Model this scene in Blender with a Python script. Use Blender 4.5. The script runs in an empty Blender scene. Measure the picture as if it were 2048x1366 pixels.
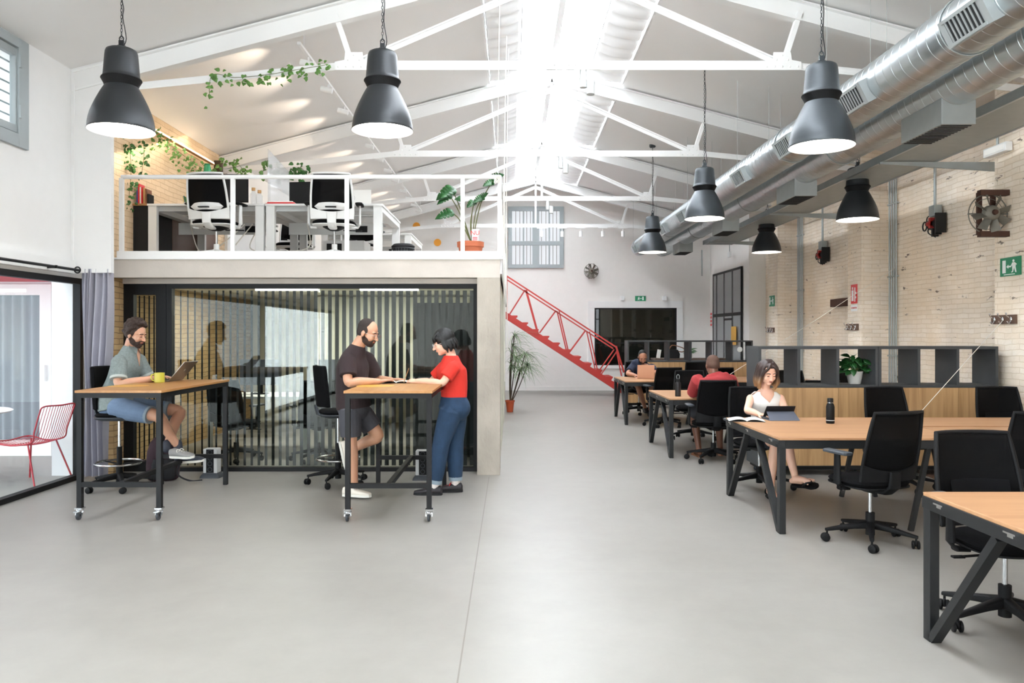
import bpy, bmesh, math, random
from mathutils import Vector, Matrix
random.seed(7)
PI = math.pi
sc = bpy.context.scene
COL = sc.collection
V = Vector
F, CX, CY, HC = 1550.0, 1022.0, 668.0, 1.54

def at(x, y, Y):
    """world point seen at photo pixel x,y at distance Y from the camera"""
    return V(((x - CX) * Y / F, Y, HC + (CY - y) * Y / F))

# ---------------------------------------------------------------- materials
MATS = {}
def _nodes(name):
    m = bpy.data.materials.new(name); m.use_nodes = True
    nt = m.node_tree; b = nt.nodes['Principled BSDF']
    return m, nt, b
def srgb(c):
    f = lambda v: v / 12.92 if v <= 0.04045 else ((v + 0.055) / 1.055) ** 2.4
    return tuple(f(v / 255.0) for v in c) + (1.0,)
def mat(name, rgb, rough=0.5, metal=0.0, var=0.0, scale=8.0, bump=0.0, bscale=60.0, spec=0.5,
        alpha=1.0, sub=0.0, stretch=None, sheen=0.0):
    m, nt, b = _nodes(name)
    c = srgb(rgb)
    b.inputs['Roughness'].default_value = rough
    b.inputs['Metallic'].default_value = metal
    b.inputs['Specular IOR Level'].default_value = spec
    b.inputs['Alpha'].default_value = alpha
    if sub: b.inputs['Subsurface Weight'].default_value = sub; b.inputs['Subsurface Radius'].default_value = (0.02, 0.008, 0.004)
    if sheen: b.inputs['Sheen Weight'].default_value = sheen
    tc = nt.nodes.new('ShaderNodeTexCoord'); mp = nt.nodes.new('ShaderNodeMapping')
    nt.links.new(tc.outputs['Object'], mp.inputs['Vector'])
    if stretch: mp.inputs['Scale'].default_value = stretch
    n = nt.nodes.new('ShaderNodeTexNoise'); n.inputs['Scale'].default_value = scale; n.inputs['Detail'].default_value = 5
    nt.links.new(mp.outputs[0], n.inputs['Vector'])
    r = nt.nodes.new('ShaderNodeMix'); r.data_type = 'RGBA'
    nt.links.new(n.outputs['Fac'], r.inputs[0])
    r.inputs[6].default_value = tuple(max(0, v * (1 - var)) for v in c[:3]) + (1,)
    r.inputs[7].default_value = tuple(min(1, v * (1 + var)) for v in c[:3]) + (1,)
    nt.links.new(r.outputs[2], b.inputs['Base Color'])
    if bump:
        n2 = nt.nodes.new('ShaderNodeTexNoise'); n2.inputs['Scale'].default_value = bscale; n2.inputs['Detail'].default_value = 3
        nt.links.new(mp.outputs[0], n2.inputs['Vector'])
        bp = nt.nodes.new('ShaderNodeBump'); bp.inputs['Strength'].default_value = bump; bp.inputs['Distance'].default_value = 0.01
        nt.links.new(n2.outputs['Fac'], bp.inputs['Height']); nt.links.new(bp.outputs[0], b.inputs['Normal'])
    MATS[name] = m
    return m
def emit(name, rgb, s):
    m, nt, b = _nodes(name)
    b.inputs['Base Color'].default_value = (0.8, 0.8, 0.8, 1)
    b.inputs['Emission Color'].default_value = srgb(rgb); b.inputs['Emission Strength'].default_value = s
    MATS[name] = m; return m

def brick_mat(name, c1, c2, mortar, bw=0.25, bh=0.063, dark=0.5, msize=0.006, bump=0.4, tan=None):
    m, nt, b = _nodes(name)
    N = nt.nodes.new; L = nt.links.new
    tc = N('ShaderNodeTexCoord'); sx = N('ShaderNodeSeparateXYZ'); L(tc.outputs['Object'], sx.inputs[0])
    ad = N('ShaderNodeMath'); ad.operation = 'ADD'; L(sx.outputs[0], ad.inputs[0]); L(sx.outputs[1], ad.inputs[1])
    nz = N('ShaderNodeTexNoise'); nz.inputs['Scale'].default_value = 3; L(tc.outputs['Object'], nz.inputs['Vector'])
    wv = N('ShaderNodeMath'); wv.operation = 'MULTIPLY_ADD'; wv.inputs[1].default_value = 0.05; L(nz.outputs['Fac'], wv.inputs[0]); L(sx.outputs[2], wv.inputs[2])
    cb = N('ShaderNodeCombineXYZ'); L(ad.outputs[0], cb.inputs[0]); L(wv.outputs[0], cb.inputs[1])
    br = N('ShaderNodeTexBrick'); L(cb.outputs[0], br.inputs['Vector'])
    br.inputs['Scale'].default_value = 1; br.inputs['Brick Width'].default_value = bw; br.inputs['Row Height'].default_value = bh
    br.inputs['Mortar Size'].default_value = msize; br.inputs['Mortar Smooth'].default_value = 0.6
    br.inputs['Color1'].default_value = srgb(c1); br.inputs['Color2'].default_value = srgb(c2); br.inputs['Mortar'].default_value = srgb(mortar)
    # large soft variation
    n1 = N('ShaderNodeTexNoise'); n1.inputs['Scale'].default_value = 1.3; n1.inputs['Detail'].default_value = 6; L(tc.outputs['Object'], n1.inputs['Vector'])
    r1 = N('ShaderNodeMapRange'); r1.inputs[1].default_value = 0.3; r1.inputs[2].default_value = 0.75; r1.inputs[3].default_value = 0.82; r1.inputs[4].default_value = 1.12
    L(n1.outputs['Fac'], r1.inputs[0])
    mm = N('ShaderNodeVectorMath'); mm.operation = 'SCALE'; L(br.outputs['Color'], mm.inputs[0]); L(r1.outputs[0], mm.inputs['Scale'])
    n5 = N('ShaderNodeTexNoise'); n5.inputs['Scale'].default_value = 0.55; n5.inputs['Detail'].default_value = 8; n5.inputs['Roughness'].default_value = .65; L(tc.outputs['Object'], n5.inputs['Vector'])
    r5 = N('ShaderNodeMapRange'); r5.inputs[1].default_value = .45; r5.inputs[2].default_value = .62; r5.inputs[4].default_value = .55; L(n5.outputs['Fac'], r5.inputs[0])
    m5 = N('ShaderNodeMix'); m5.data_type = 'RGBA'; L(r5.outputs[0], m5.inputs[0]); L(mm.outputs[0], m5.inputs[6]); m5.inputs[7].default_value = srgb(tan or mortar); mm = m5
    mmo = m5.outputs[2]
    # missing / broken dark patches, stretched along the courses
    mp = N('ShaderNodeMapping'); mp.inputs['Scale'].default_value = (1.7, 5.2, 1); L(cb.outputs[0], mp.inputs['Vector'])
    n2 = N('ShaderNodeTexNoise'); n2.inputs['Scale'].default_value = 2.0; n2.inputs['Detail'].default_value = 4; n2.inputs['Roughness'].default_value = 0.65; L(mp.outputs[0], n2.inputs['Vector'])
    r2 = N('ShaderNodeMapRange'); r2.inputs[1].default_value = 0.645; r2.inputs[2].default_value = 0.69; r2.inputs[4].default_value = dark; L(n2.outputs['Fac'], r2.inputs[0])
    mx = N('ShaderNodeMix'); mx.data_type = 'RGBA'; L(r2.outputs[0], mx.inputs[0]); L(mmo, mx.inputs[6]); mx.inputs[7].default_value = srgb((96, 78, 66))
    L(mx.outputs[2], b.inputs['Base Color']); b.inputs['Roughness'].default_value = 0.9
    n3 = N('ShaderNodeTexNoise'); n3.inputs['Scale'].default_value = 25; n3.inputs['Detail'].default_value = 5; L(tc.outputs['Object'], n3.inputs['Vector'])
    h1 = N('ShaderNodeMath'); h1.operation = 'MULTIPLY_ADD'; h1.inputs[1].default_value = -1.0; L(br.outputs['Fac'], h1.inputs[0]); L(n3.outputs['Fac'], h1.inputs[2])
    h2 = N('ShaderNodeMath'); h2.operation = 'MULTIPLY_ADD'; h2.inputs[1].default_value = -2.0; L(r2.outputs[0], h2.inputs[0]); L(h1.outputs[0], h2.inputs[2])
    bp = N('ShaderNodeBump'); bp.inputs['Strength'].default_value = bump; bp.inputs['Distance'].default_value = 0.012; L(h2.outputs[0], bp.inputs['Height']); L(bp.outputs[0], b.inputs['Normal'])
    MATS[name] = m; return m

def floor_mat():
    m, nt, b = _nodes('polished_concrete')
    N = nt.nodes.new; L = nt.links.new
    tc = N('ShaderNodeTexCoord'); sx = N('ShaderNodeSeparateXYZ'); L(tc.outputs['Object'], sx.inputs[0])
    n1 = N('ShaderNodeTexNoise'); n1.inputs['Scale'].default_value = 0.7; n1.inputs['Detail'].default_value = 8; n1.inputs['Roughness'].default_value = 0.6; L(tc.outputs['Object'], n1.inputs['Vector'])
    mx = N('ShaderNodeMix'); mx.data_type = 'RGBA'; L(n1.outputs['Fac'], mx.inputs[0])
    mx.inputs[6].default_value = srgb((128, 124, 118)); mx.inputs[7].default_value = srgb((158, 155, 149))
    n4 = N('ShaderNodeTexNoise'); n4.inputs['Scale'].default_value = 4; n4.inputs['Detail'].default_value = 9; n4.inputs['Roughness'].default_value = 0.7; L(tc.outputs['Object'], n4.inputs['Vector'])
    r4 = N('ShaderNodeMapRange'); r4.inputs[1].default_value = 0.3; r4.inputs[2].default_value = 0.7; r4.inputs[3].default_value = 0.95; r4.inputs[4].default_value = 1.04; L(n4.outputs['Fac'], r4.inputs[0])
    sm = N('ShaderNodeVectorMath'); sm.operation = 'SCALE'; L(mx.outputs[2], sm.inputs[0]); L(r4.outputs[0], sm.inputs['Scale'])
    last = sm.outputs[0]
    # saw-cut control joints (one lengthwise, crosswise every 5 m)
    def line(sock, pos, w):
        s = N('ShaderNodeMath'); s.operation = 'SUBTRACT'; L(sock, s.inputs[0]); s.inputs[1].default_value = pos
        a = N('ShaderNodeMath'); a.operation = 'ABSOLUTE'; L(s.outputs[0], a.inputs[0])
        c = N('ShaderNodeMath'); c.operation = 'LESS_THAN'; L(a.outputs[0], c.inputs[0]); c.inputs[1].default_value = w
        return c.outputs[0]
    ny = N('ShaderNodeMath'); ny.operation = 'SUBTRACT'; L(sx.outputs[1], ny.inputs[0]); ny.inputs[1].default_value = 5.0
    px = N('ShaderNodeMath'); px.operation = 'LESS_THAN'; px.inputs[1].default_value = 8.35; L(sx.outputs[1], px.inputs[0])
    lx = line(sx.outputs[0], -0.237, 0.004); mul = N('ShaderNodeMath'); mul.operation = 'MULTIPLY'; L(lx, mul.inputs[0]); L(px.outputs[0], mul.inputs[1])
    for s, d in ((mul.outputs[0], 0.25), (line(sx.outputs[1], 5.03, 0.004), 0.5)):
        q = N('ShaderNodeMix'); q.data_type = 'RGBA'; L(last, q.inputs[6]); q.inputs[7].default_value = srgb((118, 113, 106)) if d == 0.25 else srgb((150, 146, 138))
        L(s, q.inputs[0]); last = q.outputs[2]
    L(last, b.inputs['Base Color'])
    r = N('ShaderNodeMapRange'); r.inputs[3].default_value = 0.28; r.inputs[4].default_value = 0.46; L(n1.outputs['Fac'], r.inputs[0]); L(r.outputs[0], b.inputs['Roughness'])
    b.inputs['Specular IOR Level'].default_value = 0.3
    MATS['floor'] = m; return m

def wood_mat(name, c1, c2, axis=0, rough=0.4):
    m, nt, b = _nodes(name); N = nt.nodes.new; L = nt.links.new
    tc = N('ShaderNodeTexCoord'); mp = N('ShaderNodeMapping'); L(tc.outputs['Object'], mp.inputs['Vector'])
    s = [14.0, 14.0, 14.0]; s[axis] = 0.9; mp.inputs['Scale'].default_value = s
    n = N('ShaderNodeTexNoise'); n.inputs['Scale'].default_value = 1.4; n.inputs['Detail'].default_value = 6; n.inputs['Distortion'].default_value = 0.6; L(mp.outputs[0], n.inputs['Vector'])
    cr = N('ShaderNodeValToRGB'); cr.color_ramp.elements[0].color = srgb(c1); cr.color_ramp.elements[1].color = srgb(c2)
    cr.color_ramp.elements[0].position = 0.3; cr.color_ramp.elements[1].position = 0.72
    L(n.outputs['Fac'], cr.inputs[0]); L(cr.outputs[0], b.inputs['Base Color']); b.inputs['Roughness'].default_value = rough
    MATS[name] = m; return m

def glass_mat(name, tint=(1, 1, 1), rough=0.0, body=0.0, spec=1.0):
    """thin architectural glass: transparent for rays plus a Fresnel mirror layer"""
    m, nt, b = _nodes(name); N = nt.nodes.new; L = nt.links.new
    out = nt.nodes['Material Output']
    tr = N('ShaderNodeBsdfTransparent'); tr.inputs[0].default_value = tuple(tint) + (1,)
    gl = N('ShaderNodeBsdfGlossy'); gl.inputs['Roughness'].default_value = rough; gl.inputs[0].default_value = (spec, spec, spec, 1)
    lw = N('ShaderNodeFresnel'); ge = N('ShaderNodeNewGeometry'); io = N('ShaderNodeMapRange')
    io.inputs[3].default_value = 1.5; io.inputs[4].default_value = 1 / 1.5; L(ge.outputs['Backfacing'], io.inputs[0]); L(io.outputs[0], lw.inputs['IOR'])
    mu = N('ShaderNodeMath'); mu.operation = 'MULTIPLY'; mu.inputs[1].default_value = 0.65; mu.use_clamp = True; L(lw.outputs[0], mu.inputs[0])
    mx = N('ShaderNodeMixShader'); L(mu.outputs[0], mx.inputs[0]); L(tr.outputs[0], mx.inputs[1]); L(gl.outputs[0], mx.inputs[2])
    L(mx.outputs[0], out.inputs['Surface'])
    if body:
        df = N('ShaderNodeBsdfDiffuse'); df.inputs[0].default_value = (0.8, 0.82, 0.84, 1)
        m2 = N('ShaderNodeMixShader'); m2.inputs[0].default_value = body; L(mx.outputs[0], m2.inputs[1]); L(df.outputs[0], m2.inputs[2]); L(m2.outputs[0], out.inputs['Surface'])
    nt.nodes.remove(b)
    MATS[name] = m; return m

def cloth_trans(name, rgb, transp, transl):
    m, nt, b = _nodes(name); N = nt.nodes.new; L = nt.links.new
    out = nt.nodes['Material Output']; nt.nodes.remove(b)
    d = N('ShaderNodeBsdfDiffuse'); d.inputs[0].default_value = srgb(rgb)
    t = N('ShaderNodeBsdfTranslucent'); t.inputs[0].default_value = srgb(rgb)
    p = N('ShaderNodeBsdfTransparent')
    a = N('ShaderNodeMixShader'); a.inputs[0].default_value = transl; L(d.outputs[0], a.inputs[1]); L(t.outputs[0], a.inputs[2])
    c = N('ShaderNodeMixShader'); c.inputs[0].default_value = transp; L(a.outputs[0], c.inputs[1]); L(p.outputs[0], c.inputs[2])
    L(c.outputs[0], out.inputs['Surface']); MATS[name] = m; return m

floor_mat()
mat('white_wall', (240, 240, 239), 0.7, var=0.02, bump=0.05, bscale=30)
mat('grey_wall', (242, 239, 235), 0.7, var=0.03, bump=0.04, bscale=30)
mat('ceiling_white', (243, 242, 241), 0.8, var=0.012, scale=2)
mat('steel_white', (244, 244, 243), 0.45, var=0.01)
mat('board_concrete', (196, 188, 179), 0.75, var=0.16, scale=3.5, bump=0.25, bscale=18)
mat('column_concrete', (172, 164, 152), 0.8, var=0.3, scale=4, bump=0.8, bscale=26, stretch=(1, 1, .6))
mat('frame_black', (15, 15, 17), 0.5, spec=0.3)
mat('black_plastic', (11, 11, 13), 0.65, spec=0.25)
mat('dark_grey_plastic', (58, 62, 68), 0.5)
mat('black_fabric', (7, 7, 9), 0.9, bump=0.15, bscale=400, spec=0.15)
mat('mesh_black', (4, 4, 5), 0.85, alpha=0.93, spec=0.15)
mat('lamp_grey', (62, 67, 71), 0.42, 0.35, var=0.08, scale=3, stretch=(1, 1, 14))
mat('lamp_dark', (44, 47, 50), 0.4, 0.35, var=0.08, scale=3, stretch=(1, 1, 14))
mat('lamp_inner', (245, 245, 242), 0.4)
emit('lamp_bulb', (255, 244, 228), 26.0)
emit('led', (255, 248, 235), 14.0)
emit('led_warm', (255, 238, 205), 4.0)
mat('chrome', (205, 206, 208), 0.18, 1.0)
mat('galvanised', (190, 197, 200), 0.3, 0.92, var=0.1, scale=9, bump=0.05, bscale=8)
mat('galv_dull', (168, 174, 174), 0.5, 0.55, var=0.1, scale=9)
mat('grille_dark', (22, 24, 26), 0.7)
mat('window_grey', (158, 166, 168), 0.5, var=0.03)
mat('curtain_grey', (168, 167, 178), 0.9, var=0.04, scale=30)
cloth_trans('sheer', (205, 215, 225), 0.25, 0.5)
cloth_trans('blind_cloth', (250, 250, 250), 0.5, 0.75)
cloth_trans('blind_dense', (250, 250, 250), 0.0, 0.055)
mat('red_steel', (189, 50, 42), 0.45, var=0.05)
mat('red_paint', (176, 42, 56), 0.4)
mat('desk_black', (17, 19, 21), 0.5, var=0.05)
mat('shelf_black', (58, 60, 62), 0.6, var=0.04)
mat('seam_black', (14, 14, 14), 0.8)
wood_mat('desk_oak', (164, 121, 85), (182, 139, 101), 0, 0.45)
wood_mat('high_oak', (160, 111, 62), (176, 128, 77), 1, 0.4)
wood_mat('door_oak', (158, 120, 78), (192, 154, 108), 2, 0.5)
wood_mat('dark_wood', (74, 58, 46), (104, 84, 68), 0, 0.6)
wood_mat('raw_wood', (150, 104, 62), (190, 142, 92), 0, 0.6)
mat('white_desk', (226, 226, 224), 0.4)
mat('white_plastic', (228, 228, 226), 0.35)
mat('pale_grey', (196, 197, 196), 0.5)
mat('terracotta', (178, 98, 66), 0.8, var=0.08)
mat('terra_plastic', (176, 76, 42), 0.6)
mat('soil', (50, 38, 28), 0.95)
mat('pot_white', (216, 214, 208), 0.5)
mat('leaf_green', (52, 104, 44), 0.42, var=0.35, scale=6)
mat('leaf_dark', (30, 78, 34), 0.35, var=0.3, scale=6)
mat('leaf_ivy', (92, 134, 62), 0.5, var=0.3, scale=12)
mat('leaf_pale', (120, 142, 100), 0.55, var=0.3, scale=6)
mat('stem', (96, 98, 54), 0.7)
mat('trunk', (72, 58, 44), 0.85)
mat('paper', (240, 238, 232), 0.8)
mat('ink', (40, 40, 40), 0.8)
mat('yellow_glaze', (190, 182, 66), 0.35)
mat('yellow_decal', (206, 156, 62), 0.4)
mat('orange_paint', (233, 158, 50), 0.6)
mat('laptop_metal', (142, 134, 128), 0.35, 0.7)
mat('laptop_peach', (218, 168, 138), 0.5)
mat('tablet_grey', (84, 88, 100), 0.6)
mat('key_black', (24, 24, 26), 0.6)
emit('screen', (190, 205, 230), 0.35)
MATS['screen'].node_tree.nodes['Principled BSDF'].inputs['Base Color'].default_value = (.2, .2, .22, 1)
emit('far_pane', (226, 229, 232), 0.85)
MATS['far_pane'].node_tree.nodes['Principled BSDF'].inputs['Base Color'].default_value = (.1, .1, .11, 1)
mat('sign_green', (22, 128, 88), 0.4)
mat('sign_white', (240, 242, 240), 0.5)
mat('sign_red', (214, 44, 44), 0.4)
mat('motor_black', (30, 30, 32), 0.5, 0.3)
mat('iron', (118, 114, 104), 0.6, 0.3, var=0.2, scale=14)
mat('rust', (74, 48, 38), 0.7, 0.3, var=0.25, scale=20)
mat('hook_wood', (98, 74, 60), 0.6, var=0.15, scale=10, stretch=(1, 6, 6))
mat('cord_white', (226, 222, 212), 0.8)
mat('bag_maroon', (50, 28, 38), 0.8, var=0.1)
mat('bag_black', (24, 24, 28), 0.8)
mat('skin_a', (196, 148, 122), 0.5, var=0.06, scale=14, sub=0.15)
mat('skin_b', (194, 146, 118), 0.5, var=0.05, scale=14, sub=0.15)
mat('skin_c', (226, 180, 156), 0.5, var=0.04, scale=14, sub=0.15)
mat('skin_d', (112, 72, 54), 0.5, var=0.06, scale=14, sub=0.1)
mat('skin_e', (170, 122, 98), 0.5, var=0.05, scale=14, sub=0.1)
mat('eye_dark', (30, 22, 18), 0.25)
mat('lip', (170, 96, 84), 0.5)
mat('lip_dark', (92, 52, 44), 0.5)
mat('hair_brown', (50, 33, 25), 0.7, var=0.35, scale=60, bump=0.6, bscale=160)
mat('hair_shaved', (92, 66, 54), 0.8, var=0.15, scale=60)
mat('hair_dark', (44, 34, 30), 0.8, var=0.25, scale=60, bump=0.4, bscale=200)
mat('hair_black', (9, 9, 12), 0.5, var=0.3, scale=40, bump=0.35, bscale=60, stretch=(3, 3, .6))
mat('beard', (52, 35, 27), 0.9, var=0.3, scale=80, bump=0.5, bscale=260)
def ombre():
    m, nt, b = _nodes('hair_ombre'); N = nt.nodes.new; L = nt.links.new
    tc = N('ShaderNodeTexCoord'); s = N('ShaderNodeSeparateXYZ'); L(tc.outputs['Object'], s.inputs[0])
    r = N('ShaderNodeMapRange'); r.inputs[1].default_value = 1.13; r.inputs[2].default_value = 0.98; L(s.outputs[2], r.inputs[0])
    x = N('ShaderNodeMix'); x.data_type = 'RGBA'; x.inputs[6].default_value = srgb((52, 36, 32)); x.inputs[7].default_value = srgb((176, 130, 84)); L(r.outputs[0], x.inputs[0])
    L(x.outputs[2], b.inputs['Base Color']); b.inputs['Roughness'].default_value = 0.5; MATS['hair_ombre'] = m
ombre()
mat('shirt_grey', (122, 132, 131), 0.9, var=0.35, scale=55, bump=0.5, bscale=14)
mat('shirt_cuff', (176, 182, 178), 0.9)
mat('denim_light', (104, 124, 150), 0.9, var=0.2, scale=18, bump=0.4, bscale=16)
mat('denim_dark', (30, 54, 80), 0.9, var=0.25, scale=16, bump=0.4, bscale=14)
mat('denim_cuff', (128, 142, 152), 0.9)
mat('tee_brown', (46, 34, 36), 0.95, var=0.12, scale=10, bump=0.5, bscale=10)
mat('tee_red', (204, 46, 34), 0.9, var=0.08, scale=8, bump=0.45, bscale=11)
mat('tee_maroon', (158, 50, 52), 0.9, var=0.08, bump=0.4, bscale=10)
mat('tee_navy', (40, 46, 66), 0.95, var=0.08, bump=0.4, bscale=10)
mat('top_white', (222, 219, 214), 0.85, bump=0.4, bscale=12)
mat('shorts_grey', (66, 66, 72), 0.9, var=0.12, scale=10, bump=0.4, bscale=12)
mat('shorts_dark', (34, 36, 44), 0.9, bump=0.3, bscale=12)
mat('sock_white', (226, 216, 210), 0.9)
mat('shoe_black', (38, 34, 38), 0.6)
mat('shoe_navy', (44, 48, 60), 0.7)
mat('shoe_grey', (134, 132, 130), 0.7)
mat('shoe_white', (226, 218, 206), 0.7)
mat('sole_white', (224, 222, 214), 0.6)
mat('sole_gum', (150, 116, 92), 0.7)
mat('lace_red', (186, 40, 40), 0.7)
mat('book_red', (208, 40, 40), 0.5)
mat('book_blue', (46, 62, 130), 0.5)
mat('book_brown', (130, 84, 56), 0.6)
mat('kraft', (190, 146, 96), 0.8)
mat('patio', (206, 204, 204), 0.8, var=0.05)
mat('outside_white', (236, 236, 238), 0.8)
mat('outside_red', (196, 74, 84), 0.8)
mat('room_cream', (214, 212, 196), 0.8)
mat('room_dark', (30, 31, 32), 0.6)
mat('rod_black', (30, 31, 34), 0.4, 0.5)
mat('red_box', (160, 40, 36), 0.5)
glass_mat('clear_glass', (0.93, 0.96, 0.95))
glass_mat('room_glass', (0.86, 0.9, 0.88))
glass_mat('dark_glass', (0.5, 0.52, 0.51))
mat('backing_grey', (116, 112, 104), 0.7, var=0.5, scale=2.5, stretch=(3, 1, .6))
glass_mat('frost', (0.96, 0.97, 0.98), body=0.25)
glass_mat('bottle_glass', (0.93, 0.95, 0.97), body=0.15)
brick_mat('brick_pale', (250, 239, 225), (244, 230, 212), (228, 211, 189), dark=0.85, tan=(232, 208, 176))
brick_mat('brick_mezz', (226, 200, 166), (216, 188, 152), (198, 168, 134), dark=0.25)
brick_mat('brick_room', (196, 166, 120), (180, 146, 100), (136, 110, 78), dark=0.3)
brick_mat('brick_outside', (216, 176, 166), (202, 156, 146), (226, 214, 206), dark=0.1)
EM = emit('sky_panel', (240, 247, 255), 17.5)

# ---------------------------------------------------------------- mesh builder
def frame_axes(d, up=V((0, 0, 1))):
    d = V(d).normalized()
    s = d.cross(up)
    if s.length < 1e-4: s = d.cross(V((0, 1, 0)))
    s.normalize(); return d, s, s.cross(d).normalized()

class MB:
    def __init__(self): self.v = []; self.f = []; self.k = 0
    def add(self, vs, fs):
        o = len(self.v); self.v += [tuple(p) for p in vs]; self.f += [tuple(i + o for i in f) for f in fs]; return self
    def box(self, x0, x1, y0, y1, z0, z1):
        e = (self.k % 6) * 1.7e-4; self.k += 1; x0 -= e; x1 += e; y0 -= e; y1 += e; z1 += e
        if z0 > .001: z0 -= e
        v = [(x, y, z) for z in (z0, z1) for y in (y0, y1) for x in (x0, x1)]
        return self.add(v, [(0, 2, 3, 1), (4, 5, 7, 6), (0, 1, 5, 4), (2, 6, 7, 3), (0, 4, 6, 2), (1, 3, 7, 5)])
    def cbox(self, c, s, rot=None):
        o = len(self.v)
        self.box(-s[0] / 2, s[0] / 2, -s[1] / 2, s[1] / 2, -s[2] / 2, s[2] / 2)
        for i in range(o, len(self.v)):
            p = V(self.v[i])
            if rot is not None: p = rot @ p
            self.v[i] = tuple(p + V(c))
        return self
    def beam(self, p, q, w, h, up=V((0, 0, 1))):
        p, q = V(p), V(q); d, s, u = frame_axes(q - p, up)
        v = []
        for e in (p, q):
            for a, b in ((-1, -1), (1, -1), (1, 1), (-1, 1)): v.append(e + s * a * w / 2 + u * b * h / 2)
        return self.add(v, [(3, 2, 1, 0), (4, 5, 6, 7), (0, 1, 5, 4), (1, 2, 6, 5), (2, 3, 7, 6), (3, 0, 4, 7)])
    def loft(self, rings, cap=True, closed=False):
        n = len(rings[0]); vs = [p for r in rings for p in r]; fs = []
        m = len(rings)
        for i in range(m if closed else m - 1):
            a, b = i * n, ((i + 1) % m) * n
            for k in range(n): fs.append((a + k, a + (k + 1) % n, b + (k + 1) % n, b + k))
        if cap and not closed:
            fs.append(tuple(range(n))[::-1]); fs.append(tuple((m - 1) * n + k for k in range(n)))
        return self.add(vs, fs)
    def tube(self, pts, r, n=10, closed=False, rs=None):
        pts = [V(p) for p in pts]; m = len(pts); rings = []
        prev = None
        for i, p in enumerate(pts):
            if closed: t = pts[(i + 1) % m] - pts[i - 1]
            else: t = pts[min(i + 1, m - 1)] - pts[max(i - 1, 0)]
            t = t.normalized() if t.length > 1e-9 else V((0, 0, 1))
            if prev is None:
                _, s, u = frame_axes(t)
            else:
                s = prev - t * prev.dot(t)
                if s.length < 1e-5: _, s, u = frame_axes(t)
                s.normalize(); u = s.cross(t)
            prev = s
            rr = rs[i] if rs else r
            rings.append([p + (s * math.cos(2 * PI * k / n) + u * math.sin(2 * PI * k / n)) * rr for k in range(n)])
        return self.loft(rings, closed=closed)
    def cyl(self, p, q, r, n=16, r2=None):
        return self.tube([p, q], r, n, rs=[r, r2 if r2 is not None else r])
    def lathe(self, prof, c=(0, 0, 0), n=32, ax=V((0, 0, 1)), cap=False):
        c = V(c); d, s, u = frame_axes(ax); rings = []
        for r, h in prof:
            rings.append([c + d * h + (s * math.cos(2 * PI * k / n) + u * math.sin(2 * PI * k / n)) * max(r, 1e-4) for k in range(n)])
        return self.loft(rings, cap=cap)
    def ell(self, c, ax, ay=None, az=None, nu=16, nv=10):
        c = V(c)
        if ay is None: r = ax; ax, ay, az = V((r, 0, 0)), V((0, r, 0)), V((0, 0, r))
        rings = []
        for i in range(1, nv):
            t = PI * i / nv
            rings.append([c + az * -math.cos(t) + (ax * math.cos(2 * PI * k / nu) + ay * math.sin(2 * PI * k / nu)) * math.sin(t) for k in range(nu)])
        o = len(self.v); self.loft(rings, cap=False)
        a = len(self.v); self.v.append(tuple(c - az)); self.v.append(tuple(c + az))
        for k in range(nu):
            self.f.append((a, o + (k + 1) % nu, o + k)); e = o + (nv - 2) * nu
            self.f.append((a + 1, e + k, e + (k + 1) % nu))
        return self
    def prism(self, pts, ext):
        pts = [V(p) for p in pts]; e = V(ext); n = len(pts)
        fs = [tuple(range(n))[::-1], tuple(range(n, 2 * n))] + [(k, (k + 1) % n, n + (k + 1) % n, n + k) for k in range(n)]
        return self.add(pts + [p + e for p in pts], fs)
    def slab(self, fn, nu, nv, off):
        """closed thin sheet: fn(u,v) u,v in 0..1, thickness vector off (or fn)"""
        A = [[V(fn(i / nu, j / nv)) for i in range(nu + 1)] for j in range(nv + 1)]
        o = len(self.v); W = nu + 1; H = nv + 1
        offv = V(off)
        for r in A: self.v += [tuple(p) for p in r]
        for r in A: self.v += [tuple(p + offv) for p in r]
        T = W * H
        ix = lambda i, j: o + j * W + i
        for j in range(nv):
            for i in range(nu):
                self.f.append((ix(i, j), ix(i, j + 1), ix(i + 1, j + 1), ix(i + 1, j)))
                self.f.append((T + ix(i, j), T + ix(i + 1, j), T + ix(i + 1, j + 1), T + ix(i, j + 1)))
        for i in range(nu):
            self.f.append((ix(i, 0), ix(i + 1, 0), T + ix(i + 1, 0), T + ix(i, 0)))
            self.f.append((ix(i, nv), T + ix(i, nv), T + ix(i + 1, nv), ix(i + 1, nv)))
        for j in range(nv):
            self.f.append((ix(0, j), T + ix(0, j), T + ix(0, j + 1), ix(0, j + 1)))
            self.f.append((ix(nu, j), ix(nu, j + 1), T + ix(nu, j + 1), T + ix(nu, j)))
        return self
    def build(self, name, m, parent=None, smooth=True, bevel=0, ang=38):
        me = bpy.data.meshes.new(name); me.from_pydata(self.v, [], self.f); me.validate()
        bm = bmesh.new(); bm.from_mesh(me); bmesh.ops.recalc_face_normals(bm, faces=bm.faces); bm.to_mesh(me); bm.free()
        if smooth:
            me.polygons.foreach_set('use_smooth', [True] * len(me.polygons))
            me.set_sharp_from_angle(angle=math.radians(ang))
        me.materials.append(MATS[m] if isinstance(m, str) else m)
        o = bpy.data.objects.new(name, me); COL.objects.link(o)
        if parent: o.parent = parent
        if bevel:
            b = o.modifiers.new('b', 'BEVEL'); b.width = bevel; b.segments = 2; b.limit_method = 'ANGLE'; b.angle_limit = math.radians(50)
        return o

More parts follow.
